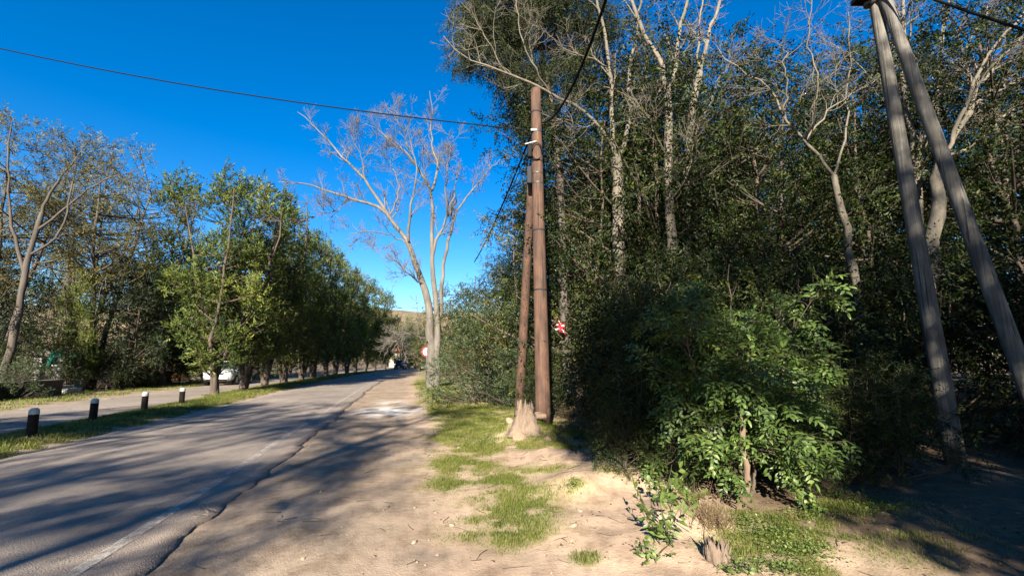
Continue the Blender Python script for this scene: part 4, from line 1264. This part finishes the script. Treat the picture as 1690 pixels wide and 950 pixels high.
# clover mats in the sunny patch at the bottom right
cc = []
for (px, py, r, n) in ((1275, 885, .22, 700), (1320, 915, .20, 800), (1300, 945, .18, 500), (1235, 868, .16, 350), (1385, 830, .2, 350), (1440, 860, .2, 300), (1340, 860, .2, 350), (1205, 948, .07, 120), (945, 820, .08, 110)):
    g = G(px, py)
    cc.append(np.stack([g[0] + rngD.normal(0, r * .6, n), g[1] + rngD.normal(0, r * .5, n)], -1))
cc = np.concatenate(cc); n = len(cc)
B = np.stack([cc[:, 0], cc[:, 1], hgt(cc[:, 0], cc[:, 1]) + rngD.uniform(.005, .06, n)], -1)
Vl, Fl, al = leaf_geo(B, np.concatenate([rngD.normal(size=(n, 2)), rngD.normal(0.2, .3, (n, 1))], 1), np.array([0, 0, 1.]) + rngD.normal(0, .4, (n, 3)), rngD.uniform(.014, .03, n), rngD.uniform(.012, .024, n), rngD.uniform(0, 1, n), cup=.12)
tag(link('clover', np_mesh('clover', Vl, Fl, dict(rnd=al)), M['weed']), 'bright green clover mats in the sunny patch at the bottom right', 'clover', kind='stuff')
# fallen twigs on the dirt
n = 170
x = rngD.uniform(-2.6, 4, n); y = rngD.uniform(3.4, 9.5, n)
keep = SO(x, y)[1] < 1.5
x, y = x[keep], y[keep]; n = len(x)
a = rngD.uniform(0, 6.28, n)
p, r = walk(np.stack([x, y, hgt(x, y) + .006], -1), np.stack([np.cos(a), np.sin(a), 0 * a], -1), rngD.uniform(.05, .26, n), rngD.uniform(.0018, .005, n), 5, .16, 0, rngD, .0015)
p[..., 2] = hgt(p[..., 0], p[..., 1]) + .005
tag(link('fallen_twigs', Mesh().tubes(p, r, 4).mesh('fallen_twigs'), M['twig']), 'small dry twigs strewn over the bare dirt', 'twigs', kind='stuff')

# ------------------------------------------------------------------ weeds at the bush foot
def weed(loc, label, n_st, h, L, W, seed, mat='weed', detail=1, nl=14):
    rng = np.random.default_rng(seed)
    root = thing('weed', label, 'weed', loc)
    a = rng.uniform(0, 6.28, n_st)
    d = np.stack([np.cos(a) * .5, np.sin(a) * .5, np.ones(n_st)], -1)
    p, r = walk(rng.normal(0, .05, (n_st, 3)) * np.array([1, 1, 0]), nrm(d), h * rng.uniform(.5, 1.1, n_st), np.full(n_st, .005), 6, .12, 0, rng, .003)
    link('stem', Mesh().tubes(p, r, 4).mesh('stem'), M['weed'], root)
    g, _ = twig_leaves(p[:, 0], p[:, -1] - p[:, 0], np.linalg.norm(p[:, -1] - p[:, 0], axis=1), nl, L, W, rng, .1, detail=1, spread=(.8, 1.5), jit=.4, flat=.3)
    V = g[0].reshape(-1, 11, 3); A = g[2].reshape(-1, 11)
    for i in range(len(V)):
        link('leaf', np_mesh('leaf', V[i], leaf_faces(1), dict(rnd=A[i])), M[mat], root)
for i, (px, py, lab, n_st, h, L, W, nl) in enumerate([
        (1095, 905, 'pale green leafy weed growing beside the bare dirt', 8, .50, .085, .032, 13), (1100, 850, 'broad-leaved weed at the foot of the dark bush', 6, .40, .075, .05, 10),
        (1140, 850, 'round-leaved weed just right of the pale leafy weed', 5, .30, .075, .06, 8), (1232, 948, 'small bright weed right of the split stump', 6, .12, .045, .022, 8),
        (1350, 860, 'low round-leaved weed right of the sunlit shrub', 6, .30, .06, .045, 9), (1070, 930, 'tiny drooping weed left of the split stump', 5, .22, .05, .028, 8)]):
    g = G(px, py)
    weed((g[0], g[1], float(hgt(g[0], g[1]))), lab, n_st, h, L, W, 400 + i, nl=nl)
# dry straw clump
rngW = np.random.default_rng(44)
g = G(1175, 872)
n = 110
st = np.stack([g[0] + rngW.normal(0, .10, n), g[1] + rngW.normal(0, .08, n), np.zeros(n)], -1)
st[:, 2] = hgt(st[:, 0], st[:, 1])
p, r = walk(st, nrm(rngW.normal(0, .3, (n, 3)) + np.array([0, 0, 1])), rngW.uniform(.15, .42, n), np.full(n, .0028), 5, .15, -.06, rngW, .002)
tag(link('dry_straw', Mesh().tubes(p, r, 3).mesh('dry_straw'), plain('straw', (.19, .13, .07), .9)), 'clump of dry brown straw under the sunlit shrub', 'straw', kind='stuff')

# ------------------------------------------------------------------ poles, strut, fittings
def gz(x, y): return float(hgt(np.array(x), np.array(y)))
def tube_part(name, pts, radii, sides, mat, parent=None, sm=True, jit=0.0):
    p = np.array(pts, float)
    m_ = Mesh().tubes(p[None], np.array(radii, float)[None], sides)
    n = m_.n
    me = np_mesh(name, m_.V[0], [m_.F[0], np.arange(sides)[::-1][None], (np.arange(sides) + n - sides)[None]], None, sm)
    return link(name, me, mat, parent, world_space=parent is not None)

pb = G(897, 712); pb[2] = gz(pb[0], pb[1]) - .1
pole = thing('utility_pole', 'tall reddish-brown wooden utility pole with a strut behind the broken stump', 'utility pole', pb)
ptop = P(884, 148, 11.1)
k = 16
tt = np.linspace(0, 1, k)[:, None]
tube_part('post', pb[None] * (1 - tt) + ptop[None] * tt, np.linspace(.178, .125, k), 18, M['pole_brown'], pole)
sb = P(856, 672, 13.6); sb[2] = gz(sb[0], sb[1]) - .1
stp = P(877, 300, 11.35)
tube_part('strut', sb[None] * (1 - tt) + stp[None] * tt, np.linspace(.135, .10, k), 14, M['pole_brown'], pole)
def polept(py): # point on the post axis seen at picture height py
    f = (712 - py) / (712 - 148)
    best = min(np.linspace(0, 1, 400), key=lambda q: abs(projy(pb * (1 - q) + ptop * q) - py))
    return pb * (1 - best) + ptop * best, .178 + (.125 - .178) * best
def projy(p):
    v = p - np.array([0, 0, CAMH])
    fz = v[1] * math.cos(PITCH) + v[2] * math.sin(PITCH); uy = -v[1] * math.sin(PITCH) + v[2] * math.cos(PITCH)
    return 475 - FPX * uy / fz
for py in (187, 218, 268, 287, 303, 380, 478):
    c, r = polept(py)
    ax = nrm(ptop - pb)
    tube_part('strap', [c - ax * .018, c + ax * .018], [r + .006, r + .006], 18, M['metal'] if py in (218, 287, 303) else M['grey_box'], pole)
c, r = polept(252)
MB().box((c[0] - r - .05, c[1] - .06, c[2]), (.13, .14, .34), bev=.03).build('splice_box', M['black'], pole, ws=True)
c, r = polept(290)
MB().box((c[0] - r - .07, c[1] - .03, c[2]), (.13, .12, .46), bev=.03).build('terminal_box', M['grey_box'], pole, ws=True)
c, r = polept(232)
MB().cyl((c[0] - r - .17, c[1] - .1, c[2] - .14), (c[0] - .02, c[1] - r - .05, c[2] - .1), .016, n=8).build('insulator', M['white_paint'], pole, ws=True)
c, r = polept(218)
MB().box((c[0] - r * .6, c[1] - r * .9, c[2]), (.16, .05, .07), bev=.012).build('clamp', M['metal'], pole, ws=True)
# loop of slack cable
th_ = np.linspace(0, 2 * math.pi * .86, 20)
c, r = polept(255)
tube_part('slack_loop', np.stack([c[0] - .02 + .13 * np.cos(th_), c[1] - r - .04 + 0 * th_, c[2] + .22 * np.sin(th_)], -1), np.full(20, .014), 8, M['cable'], pole)

# grey pole on the right with leaning strut
rb = G(1580, 778); rb[2] = gz(rb[0], rb[1]) - .1
rpole = thing('utility_pole', 'weathered grey wooden utility pole at the right with a heavy leaning strut', 'utility pole', rb)
rtop = P(1428, -90, 7.35)
tube_part('post', rb[None] * (1 - tt) + rtop[None] * tt, np.linspace(.128, .088, k), 18, M['pole_grey'], rpole)
s0 = P(1745, 730, 6.4); s0[2] = -.1
s1 = P(1446, -40, 7.2)
tube_part('strut', s0[None] * (1 - tt) + s1[None] * tt, np.linspace(.115, .085, k), 16, M['pole_grey'], rpole)
ax = nrm(rtop - rb)
c = P(1436, 6, 7.3)
tube_part('strap', [c - ax * .03, c + ax * .03], [.10, .10], 18, M['metal'], rpole)
MB().cyl((c[0] - .30, c[1] - .12, c[2] + .02), (c[0] - .05, c[1] - .14, c[2] + .02), .045, .06, n=10).build('insulator', M['black'], rpole, ws=True)
MB().box((c[0] + .02, c[1] - .02, c[2] + .12), (.5, .36, .10), bev=.02).build('crossarm', M['post_dark'], rpole, ws=True)

# cables
def cable(label, a, b, sag, r, n=40, name='cable'):
    t = np.linspace(0, 1, n)[:, None]
    p = np.asarray(a)[None] * (1 - t) + np.asarray(b)[None] * t
    p[:, 2] -= (4 * sag * t * (1 - t))[:, 0]
    return tag(tube_part(name, p, np.full(n, r), 6, M['cable']), label, 'cable')
c218, r218 = polept(218)
att = c218 + np.array([-.12, -.10, 0])
cable('long single cable crossing the blue sky from the left to the brown pole', P(-120, 52, 13.0), att, .34, .0155)
c205, _ = polept(222)
cable('thick cable dropping left from the brown pole along the road', c205 + np.array([-.15, .05, 0]), P(783, 432, 26), .25, .026)
cable('thin cable beside the thick one dropping left from the brown pole', c205 + np.array([-.15, .1, -.25]), P(790, 420, 26), .2, .011)
cable('thick cable swooping up from the brown pole to the top of the picture', c205 + np.array([.15, -.05, .3]), P(1022, -70, 5.2), .55, .024)
cable('thick cable leaving the grey pole towards the top right corner', P(1440, -40, 7.1), P(1730, 62, 5.5), .04, .020)
cable('upper of two cables slanting down through the left trees', P(-40, 256, 20), P(260, 430, 34), .25, .018)
cable('lower of two cables slanting down through the left trees', P(-40, 300, 20), P(250, 440, 34), .25, .018)

# ------------------------------------------------------------------ stumps
def stump(name, label, px, py, r, h, seed, mat, splinters=16, tilt=(0, 0), flat=1.0):
    rng = np.random.default_rng(seed)
    g = G(px, py); g[2] = gz(g[0], g[1]) - .12
    root = thing(name, label, 'stump', g)
    n, rows = 40, 14
    V = []
    ang = np.linspace(0, 2 * math.pi, n, endpoint=False)
    lob = 1 + .16 * np.sin(3 * ang + seed) + .10 * np.sin(7 * ang + 2 * seed) + .05 * rng.normal(size=n)
    jag = 1 + .22 * rng.normal(size=n) * .6 + .18 * np.sin(5 * ang)
    for j in range(rows):
        t = j / (rows - 1)
        rad = r * (1.0 - .42 * t + .35 * math.exp(-t * 6)) * (1 + (lob - 1) * (1.4 - t))
        rad = rad * (1 + .04 * rng.normal(size=n) + .30 * (fbm(ang * 1.6 + seed, np.full(n, t * 3.1), 4) - .5) * (1 + t))
        z = h * t * (1 + (jag - 1) * t ** 3)
        V.append(np.stack([rad * np.cos(ang) + tilt[0] * z, rad * np.sin(ang) * flat + tilt[1] * z, z], -1))
    inner = V[-1] * np.array([.55, .55, 1]); inner[:, 2] = h * (.7 + .1 * rng.normal(size=n))
    V.append(inner)
    V = np.array(V)
    idx = np.arange(len(V) * n).reshape(len(V), n)
    a = idx[:-1]; b = idx[1:]
    F = np.stack([a, np.roll(a, -1, 1), np.roll(b, -1, 1), b], -1).reshape(-1, 4)
    link('trunk_base', np_mesh('trunk_base', V.reshape(-1, 3), [F, idx[-1][None]]), mat, root)
    for q in range(splinters):
        aa = rng.uniform(0, 6.28); rr = r * .5 * rng.uniform(.5, 1.05)
        z0 = h * .62; hh = h * rng.uniform(.18, .5)
        MB().cyl((rr * math.cos(aa), rr * math.sin(aa) * flat, z0), (rr * math.cos(aa) * 1.15 + rng.normal(0, .02) , rr * math.sin(aa) * flat * 1.1, z0 + hh), r * rng.uniform(.05, .13), r * .02, n=5).build('splinter', mat, root)
    return root
stump('broken_stump', 'broken splintered tree stump at the foot of the brown pole', 866, 728, .27, .54, 3, M['stump'], 22)
stump('split_stump', 'small weathered split stump on the dirt at the bottom right', 1192, 928, .14, .26, 8, M['stump'], 9, tilt=(-.15, .1), flat=.75)
for i, (px, py, r, lab) in enumerate([(888, 722, .26, 'flat slab of stone lying against the brown pole foot'), (856, 735, .20, 'rough earth-coloured rock before the broken stump'), (842, 722, .16, 'rough rock on the left of the broken stump'), (905, 735, .10, 'small rock right of the brown pole foot')]):
    g = G(px, py)
    o = link('rock', rock_mesh('rock', r, 500 + i, .3 if i == 0 else .6, 3, .45), M['earth_stone'])
    o.location = (g[0], g[1] + .1, gz(g[0], g[1]) + (.10 if i == 0 else .02)); o.rotation_euler = (.12, -.1, i * 1.1)
    tag(o, lab, 'rock')

# ------------------------------------------------------------------ bollards
def bollard():
    root = thing('bollard', 'b', 'bollard')
    tm = MB().cyl((0, 0, -.15), (0, 0, .46), .088, .085, n=14, rings=4, wob=.015)
    tm.build('post', M['post_dark'], root)
    MB().cyl((0, 0, .46), (0, 0, .54), .087, .086, n=14).cyl((0, 0, .538), (0, 0, .58), .085, .05, n=14).build('white_cap', M['white_paint'], root)
    return Proto(root)
bl = bollard()
for (px, py, lab) in ((50, 727, 'nearest white-topped dark post on the grass median'), (152, 699, 'second white-topped dark post from the left'), (237, 682, 'third white-topped dark post from the left'), (299, 671, 'farthest white-topped dark post, next to the cypress row')):
    g = G(px, py)
    o = bl.place(g[0], g[1], px * .1, 1.0, lab, 'white-topped posts on the median', z=gz(g[0], g[1]))
    o.rotation_euler = (0.0, math.radians(2.0), px * .1)

# ------------------------------------------------------------------ signs
def disc(root, name, r0, r1, y, mat, n=40, th=.006):
    mb = MB()
    a = np.linspace(0, 2 * math.pi, n, endpoint=False)
    if r0 <= 0:
        mb.prism([(r1 * math.cos(t), r1 * math.sin(t)) for t in a], y, y + th)
    else:
        for i in range(n):
            t0, t1 = a[i], a[(i + 1) % n]
            q = [(r0 * math.cos(t0), r0 * math.sin(t0)), (r1 * math.cos(t0), r1 * math.sin(t0)), (r1 * math.cos(t1), r1 * math.sin(t1)), (r0 * math.cos(t1), r0 * math.sin(t1))]
            vf = [mb.bm.verts.new((x, y, z)) for x, z in q]; vb = [mb.bm.verts.new((x, y + th, z)) for x, z in q]
            mb.bm.faces.new(vf); mb.bm.faces.new(vb[::-1]); mb.bm.faces.new((vf[1], vb[1], vb[2], vf[2])); mb.bm.faces.new((vf[0], vf[3], vb[3], vb[0]))
    return mb.build(name, mat, root)

def text_mesh(name, body, size, mat, parent, loc, rot, ext=.002):
    cu = bpy.data.curves.new(name, 'FONT'); cu.body = body; cu.size = size; cu.extrude = ext
    cu.align_x = 'CENTER'; cu.align_y = 'CENTER'
    tmp = bpy.data.objects.new(name, cu); COL.objects.link(tmp)
    dg = bpy.context.evaluated_depsgraph_get()
    me = bpy.data.meshes.new_from_object(tmp.evaluated_get(dg))
    bpy.data.objects.remove(tmp)
    o = link(name, me, mat, parent); me.materials.clear(); me.materials.append(mat)
    o.location = loc; o.rotation_euler = rot
    return o
sp_ = P(704, 580, 32.0)
sign = thing('speed_sign', 'round red-rimmed speed limit sign beside the bare tree trunk', 'road sign', (sp_[0], sp_[1], 0), -.15)
MB().cyl((0, .05, -.1), (0, .05, sp_[2] + .3), .035, n=10).build('post', M['metal'], sign)
pl = disc(sign, 'panel', 0, .36, 0, M['sign_white']); pl.location = (0, 0, sp_[2])
rg = disc(sign, 'red_rim', .26, .36, -.008, M['red']); rg.location = (0, 0, sp_[2])
text_mesh('numerals', '40', .34, M['sign_black'], sign, (0, -.006, sp_[2]), (math.pi / 2, 0, 0))
# scrap sign on the feathery tree's trunk
rp_ = P(924, 541, 13.55)
scrap = thing('scrap_sign', 'small torn red and white star-shaped sign fixed to a trunk right of the pole', 'sign', rp_, .15)
pts = [(-.22, -.06), (-.02, .02), (-.20, .10), (-.03, .12), (-.05, .26), (.06, .14), (.17, .13), (.15, -.02), (.16, -.20), (.06, -.12)]
MB().prism(pts, 0, .012).build('plate', M['red'], scrap)
for (q) in ([(-.16, -.035), (-.02, .0), (.0, -.03), (-.12, -.06)], [(-.12, .09), (.02, .085), (.02, .11), (-.08, .112)], [(.0, .14), (.03, .14), (-.03, .22), (-.04, .22)], [(.05, .05), (.13, .05), (.13, .085), (.05, .085)], [(.05, -.03), (.13, -.05), (.12, -.14), (.09, -.10)]):
    MB().prism(q, -.004, .002).build('white_mark', M['sign_white'], scrap)

# ------------------------------------------------------------------ cars
def loft(sections, n=20, ex=3.2):
    """sections: (y, half width, z bottom, z top)"""
    V = []
    for (y, hw, z0, z1) in sections:
        a = np.linspace(0, 2 * math.pi, n, endpoint=False)
        c, s = np.cos(a), np.sin(a)
        x = hw * np.sign(c) * np.abs(c) ** (2 / ex); z = (z0 + z1) / 2 + (z1 - z0) / 2 * np.sign(s) * np.abs(s) ** (2 / ex)
        V.append(np.stack([x, np.full(n, y), z], -1))
    V = np.array(V); k = len(V)
    idx = np.arange(k * n).reshape(k, n)
    a, b = idx[:-1], idx[1:]
    F = np.stack([a, b, np.roll(b, -1, 1), np.roll(a, -1, 1)], -1).reshape(-1, 4)
    return V.reshape(-1, 3), [F, idx[0][None], idx[-1][::-1][None]]

def make_car(name, label, loc, rz, paint):
    car = thing(name, label, 'car', loc, rz)
    body = [(-2.15, .62, .42, .72), (-2.10, .80, .32, .88), (-1.9, .87, .26, .97), (-1.2, .90, .24, 1.03), (-.7, .91, .24, 1.06), (.6, .92, .24, 1.08), (1.6, .91, .26, 1.08), (2.0, .86, .30, 1.04), (2.12, .78, .36, .9)]
    link('body', np_mesh('body', *loft(body, 28, 4.0), None, True), paint, car)
    cab = [(-.95, .74, 1.0, 1.04), (-.3, .72, 1.0, 1.52), (.4, .72, 1.0, 1.60), (1.3, .71, 1.0, 1.56), (1.95, .70, 1.0, 1.10)]
    link('windows', np_mesh('windows', *loft(cab, 24, 5.0), None, True), M['glass'], car)
    roof = [(-.32, .66, 1.50, 1.55), (.4, .68, 1.57, 1.635), (1.3, .67, 1.53, 1.59), (1.45, .62, 1.50, 1.53)]
    link('roof', np_mesh('roof', *loft(roof, 20, 3.0), None, True), paint, car)
    for sx in (-1, 1):
        for (y0, z0, y1, z1) in ((-.98, 1.03, -.30, 1.54), (.42, 1.04, .46, 1.58), (1.95, 1.05, 1.38, 1.54)):
            MB().cyl((sx * .76, y0, z0), (sx * .69, y1, z1), .035, n=8).build('pillar', paint, car)
        MB().box((sx * .98, -.72, 1.10), (.18, .10, .14), bev=.035).build('mirror', paint, car)
        MB().box((sx * .64, -2.06, .78), (.34, .16, .15), rz=sx * .28, bev=.04).build('headlight', M['lamp'], car)
        MB().box((sx * .70, 2.06, .85), (.22, .12, .22), bev=.03).build('tail_light', M['red'], car)
        for y in (-1.35, 1.32):
            w = MB().cyl((sx * .70, y, .33), (sx * .92, y, .33), .33, n=24).build('wheel', M['tyre'], car)
            MB().cyl((sx * .915, y, .33), (sx * .93, y, .33), .21, n=20).build('rim', M['rim'], w)
    MB().box((0, -2.13, .74), (.86, .06, .12), bev=.015).build('grille', M['black'], car)
    MB().box((0, -2.15, .48), (1.35, .10, .16), bev=.03).build('bumper', paint, car)
    MB().box((0, -2.14, .35), (1.2, .10, .08), bev=.02).build('lower_grille', M['black'], car)
    MB().box((0, -2.215, .50), (.44, .015, .11)).build('number_plate', M['sign_white'], car)
    return car
cx, cy = RO(35.5, 11.7)
make_car('parked_car', 'silver car parked on the service road behind the first cypress trunks', (cx, cy, .03), HEAD * .9, M['silver'])
g = G(655, 607)
cx, cy = RO(88, 5.0)
make_car('distant_dark_car', 'small dark car far down the road', (cx, cy, .06), HEAD - .15, M['dark_paint'])
cx, cy = RO(80, -.4)
make_car('distant_white_car', 'white-fronted vehicle at the far end right of the road', (cx, cy, .02), HEAD - .15, M['white_car'])

# ------------------------------------------------------------------ houses and garden walls
def local_root(name, label, cat, s, o):
    x, y = RO(s, o)
    return thing(name, label, cat, (x, y, 0), HEAD)      # local x: right across the road, local y: along the road
# garden wall, along the road (local y)
gw = local_root('garden_wall', 'low dark masonry garden wall left of the green tarpaulin', 'wall', 24.3, 16.1)
MB().box((0, 0, .30), (.25, 5.2, .72), bev=.01).build('masonry', M['brick_wall'], gw)
MB().box((0, 0, .69), (.34, 5.3, .07), bev=.01).build('coping', M['coping'], gw)
gw2 = local_root('garden_wall', 'low dark wall in front of the ochre house', 'wall', 34.4, 16.2)
MB().box((0, 0, .42), (.25, 6.5, .95), bev=.01).build('masonry', M['brick_wall'], gw2)
MB().box((0, 0, .92), (.34, 6.6, .07), bev=.01).build('coping', M['coping'], gw2)
def pillar(label, px, d, h, w):
    g = P(px, 600, d)
    r = thing('gate_pillar', label, 'pillar', (g[0], g[1], 0), HEAD)
    MB().box((0, 0, h * .42), (w, w, h * .92), bev=.015).build('shaft', M['plaster'], r)
    MB().box((0, 0, h * .90), (w * 1.25, w * 1.25, .08), bev=.02).build('cap', M['white_paint'], r)
    me = rock_mesh('urn', w * .5, 600 + px, 1.0, 3, .1)
    o = link('urn', me, M['white_paint'], r); o.location = (0, 0, h + .12)
pillar('white urn-topped pillar left of the green tarpaulin', 66, 24.5, 1.9, .36)
pillar('white urn-topped pillar just before the green tarpaulin', 99, 24.5, 1.5, .36)
pillar('white urn-topped pillar at the right end of the green tarpaulin', 137, 25.5, 1.5, .36)
pillar('white pillar between the dark bushes left of the ochre wall', 211, 30.5, 1.75, .42)
hs_ = local_root('house', 'pale low house with tiled roof behind the trees at the left', 'house', 25.0, 26.0)
MB().box((-2.5, 0, 1.45), (5, 11, 3.1), bev=.02).build('wall', M['plaster'], hs_)
MB().prism([(-5.9, 2.95), (.9, 2.95), (.9, 3.05), (-2.5, 4.5), (-5.9, 3.05)], -6, 6).build('roof', M['tile'], hs_)
for yy in (-3.6, .2, 3.4):
    w = MB().box((.03, yy, 1.55), (.06, 1.3, 1.2), bev=.01).build('window', M['post_dark'], hs_)
    MB().box((.065, yy - .31, 1.55), (.02, .56, 1.06)).build('pane', M['glass'], w); MB().box((.065, yy + .31, 1.55), (.02, .56, 1.06)).build('pane', M['glass'], w)
MB().box((.03, -1.7, 1.05), (.07, 1.0, 2.1), bev=.01).build('door', M['brick_wall'], hs_)
# green tarpaulin stretched over a frame
tr = thing('tarpaulin', 'dark green tarpaulin sagging over the garden gate', 'tarpaulin', (*P(122, 600, 26.5)[:2], 0), HEAD * 2)
n = 16
tx, tz = np.meshgrid(np.linspace(-.95, 1.0, n), np.linspace(0, 1, n))
tzz = 1.15 + (1 - tz) * (1.15 - .18 * np.cos(tx * 1.4)) * (1 - .12 * tx)
tyy = -1.1 * tz + .15 * np.sin(tx * 4) * tz + .06 * np.cos(tx * 7 + tz * 5)
idx = np.arange(n * n).reshape(n, n)
F = np.stack([idx[:-1, :-1], idx[:-1, 1:], idx[1:, 1:], idx[1:, :-1]], -1).reshape(-1, 4)
Vt = np.stack([tx, tyy, tzz], -1).reshape(-1, 3)
o = link('sheet', np_mesh('sheet', Vt, F, None, True), M['tarp'], tr)
md = o.modifiers.new('thick', 'SOLIDIFY'); md.thickness = .012
for xx in (-.95, 1.0):
    MB().cyl((xx, .05, 0), (xx, .05, 2.35), .035, n=8).build('pole', M['post_dark'], tr)
n = 10
cl_ = thing('pale_cloth', 'pale green cloth bundle hanging below the tarpaulin', 'cloth', (*P(127, 600, 25.3)[:2], 0), HEAD * 2)
mb = MB()
for q in range(3):
    mb.box((.05 * q, 0, .95 + .24 * q), (.75 - .12 * q, .25, .22), bev=.06, ry=.08 * (q - 1))
mb.build('bundle', M['tarp_light'], cl_)
MB().cyl((-.3, 0, 0), (-.3, 0, .9), .03, n=6).cyl((.3, 0, 0), (.3, 0, .9), .03, n=6).build('rack', M['post_dark'], cl_)
st_ = thing('gate_step', 'pale stone step below the green tarpaulin', 'step', (*P(120, 600, 23.8)[:2], 0), HEAD)
MB().box((0, 0, .12), (.5, 1.1, .24), bev=.02).box((-.35, 0, .28), (.4, 1.1, .18), bev=.02).build('treads', M['plaster'], st_)
# ochre house
oh = thing('ochre_house', 'ochre house wall with lattice window and cream corner behind the cypresses', 'house', (*P(283, 600, 40)[:2], 0), HEAD * 1.5)
MB().box((0, 0, 1.35), (4.2, .3, 2.7), bev=.01).build('wall', M['ochre'], oh)
MB().box((1.9, -.05, 1.35), (1.1, .32, 2.7), bev=.01).build('corner', M['cream'], oh)
wi = MB().box((.2, -.17, 1.5), (1.7, .06, 1.3), bev=.01).build('window', M['ochre'], oh)
for i in range(4): MB().box((-.5 + .48 * i, -.21, 1.5), (.05, .03, 1.3)).build('bar', M['cream'], wi)
for i in range(3): MB().box((.2, -.215, 1.05 + .42 * i), (1.7, .03, .05)).build('bar', M['cream'], wi)
MB().prism([(-1.0, 2.62), (1.0, 2.62), (1.0, 2.75), (0, 3.4), (-1.0, 2.75)], -3.0, 3.2, axis='X').build('roof', M['tile'], oh)
MB().box((0, 2.2, 1.3), (4.2, 4.0, 2.6), bev=.01).build('side_wall', M['ochre'], oh)
# end of the road
eh = thing('far_house', 'small cream house at the far end of the road', 'house', (*P(667, 600, 118)[:2], 0), .1)
MB().box((0, 0, 1.9), (6.5, 6, 3.8), bev=.02).build('wall', M['cream'], eh)
MB().prism([(-3.7, 3.75), (3.7, 3.75), (3.7, 3.95), (0, 5.6), (-3.7, 3.95)], -3.6, 3.6).build('roof', M['tile'], eh)
MB().box((-1.6, -3.03, 1.6), (1.2, .08, 1.4)).build('window', M['glass'], eh); MB().box((1.2, -3.03, 1.1), (1.0, .08, 2.2)).build('door', M['brick_wall'], eh)
fp_ = thing('far_lamp_post', 'pale upright post far down the road before the cream house', 'post', (*P(655, 600, 95)[:2], 0))
MB().cyl((0, 0, 0), (0, 0, 4.6), .11, .08, n=10).build('shaft', M['plaster'], fp_)
MB().box((.3, 0, 4.55), (.7, .16, .1), bev=.03).build('lamp_head', M['metal'], fp_)
# trees closing the end of the road
for i, (px, d, k, lab, pr) in enumerate([(690, 105, 1.25, 'rusty-leaved tree closing the right side of the far road', ivyA), (640, 128, 1.3, 'yellowish tree behind the far house', ivyA), (612, 118, 1.2, 'green tree closing the left side of the far road', cypA), (708, 60, 1.1, 'yellowish tree right of the road beyond the speed sign', ivyA), (735, 48, 1.2, 'green-brown tree well beyond the rounded bush', ivyA), (700, 85, 1.15, 'autumn tree right of the far road', ivyA), (672, 150, 1.5, 'green tree behind the cream far house', cypB), (655, 140, 1.4, 'dark tree closing the far end of the road', darkA), (686, 72, .75, 'dark bushy tree right of the road behind the speed sign', darkA), (675, 95, .8, 'dark bushy tree over the white-fronted vehicle', darkA)]):
    g = P(px, 600, d)
    pr.place(g[0], g[1], i * 1.3, k, lab, None, 0.0)
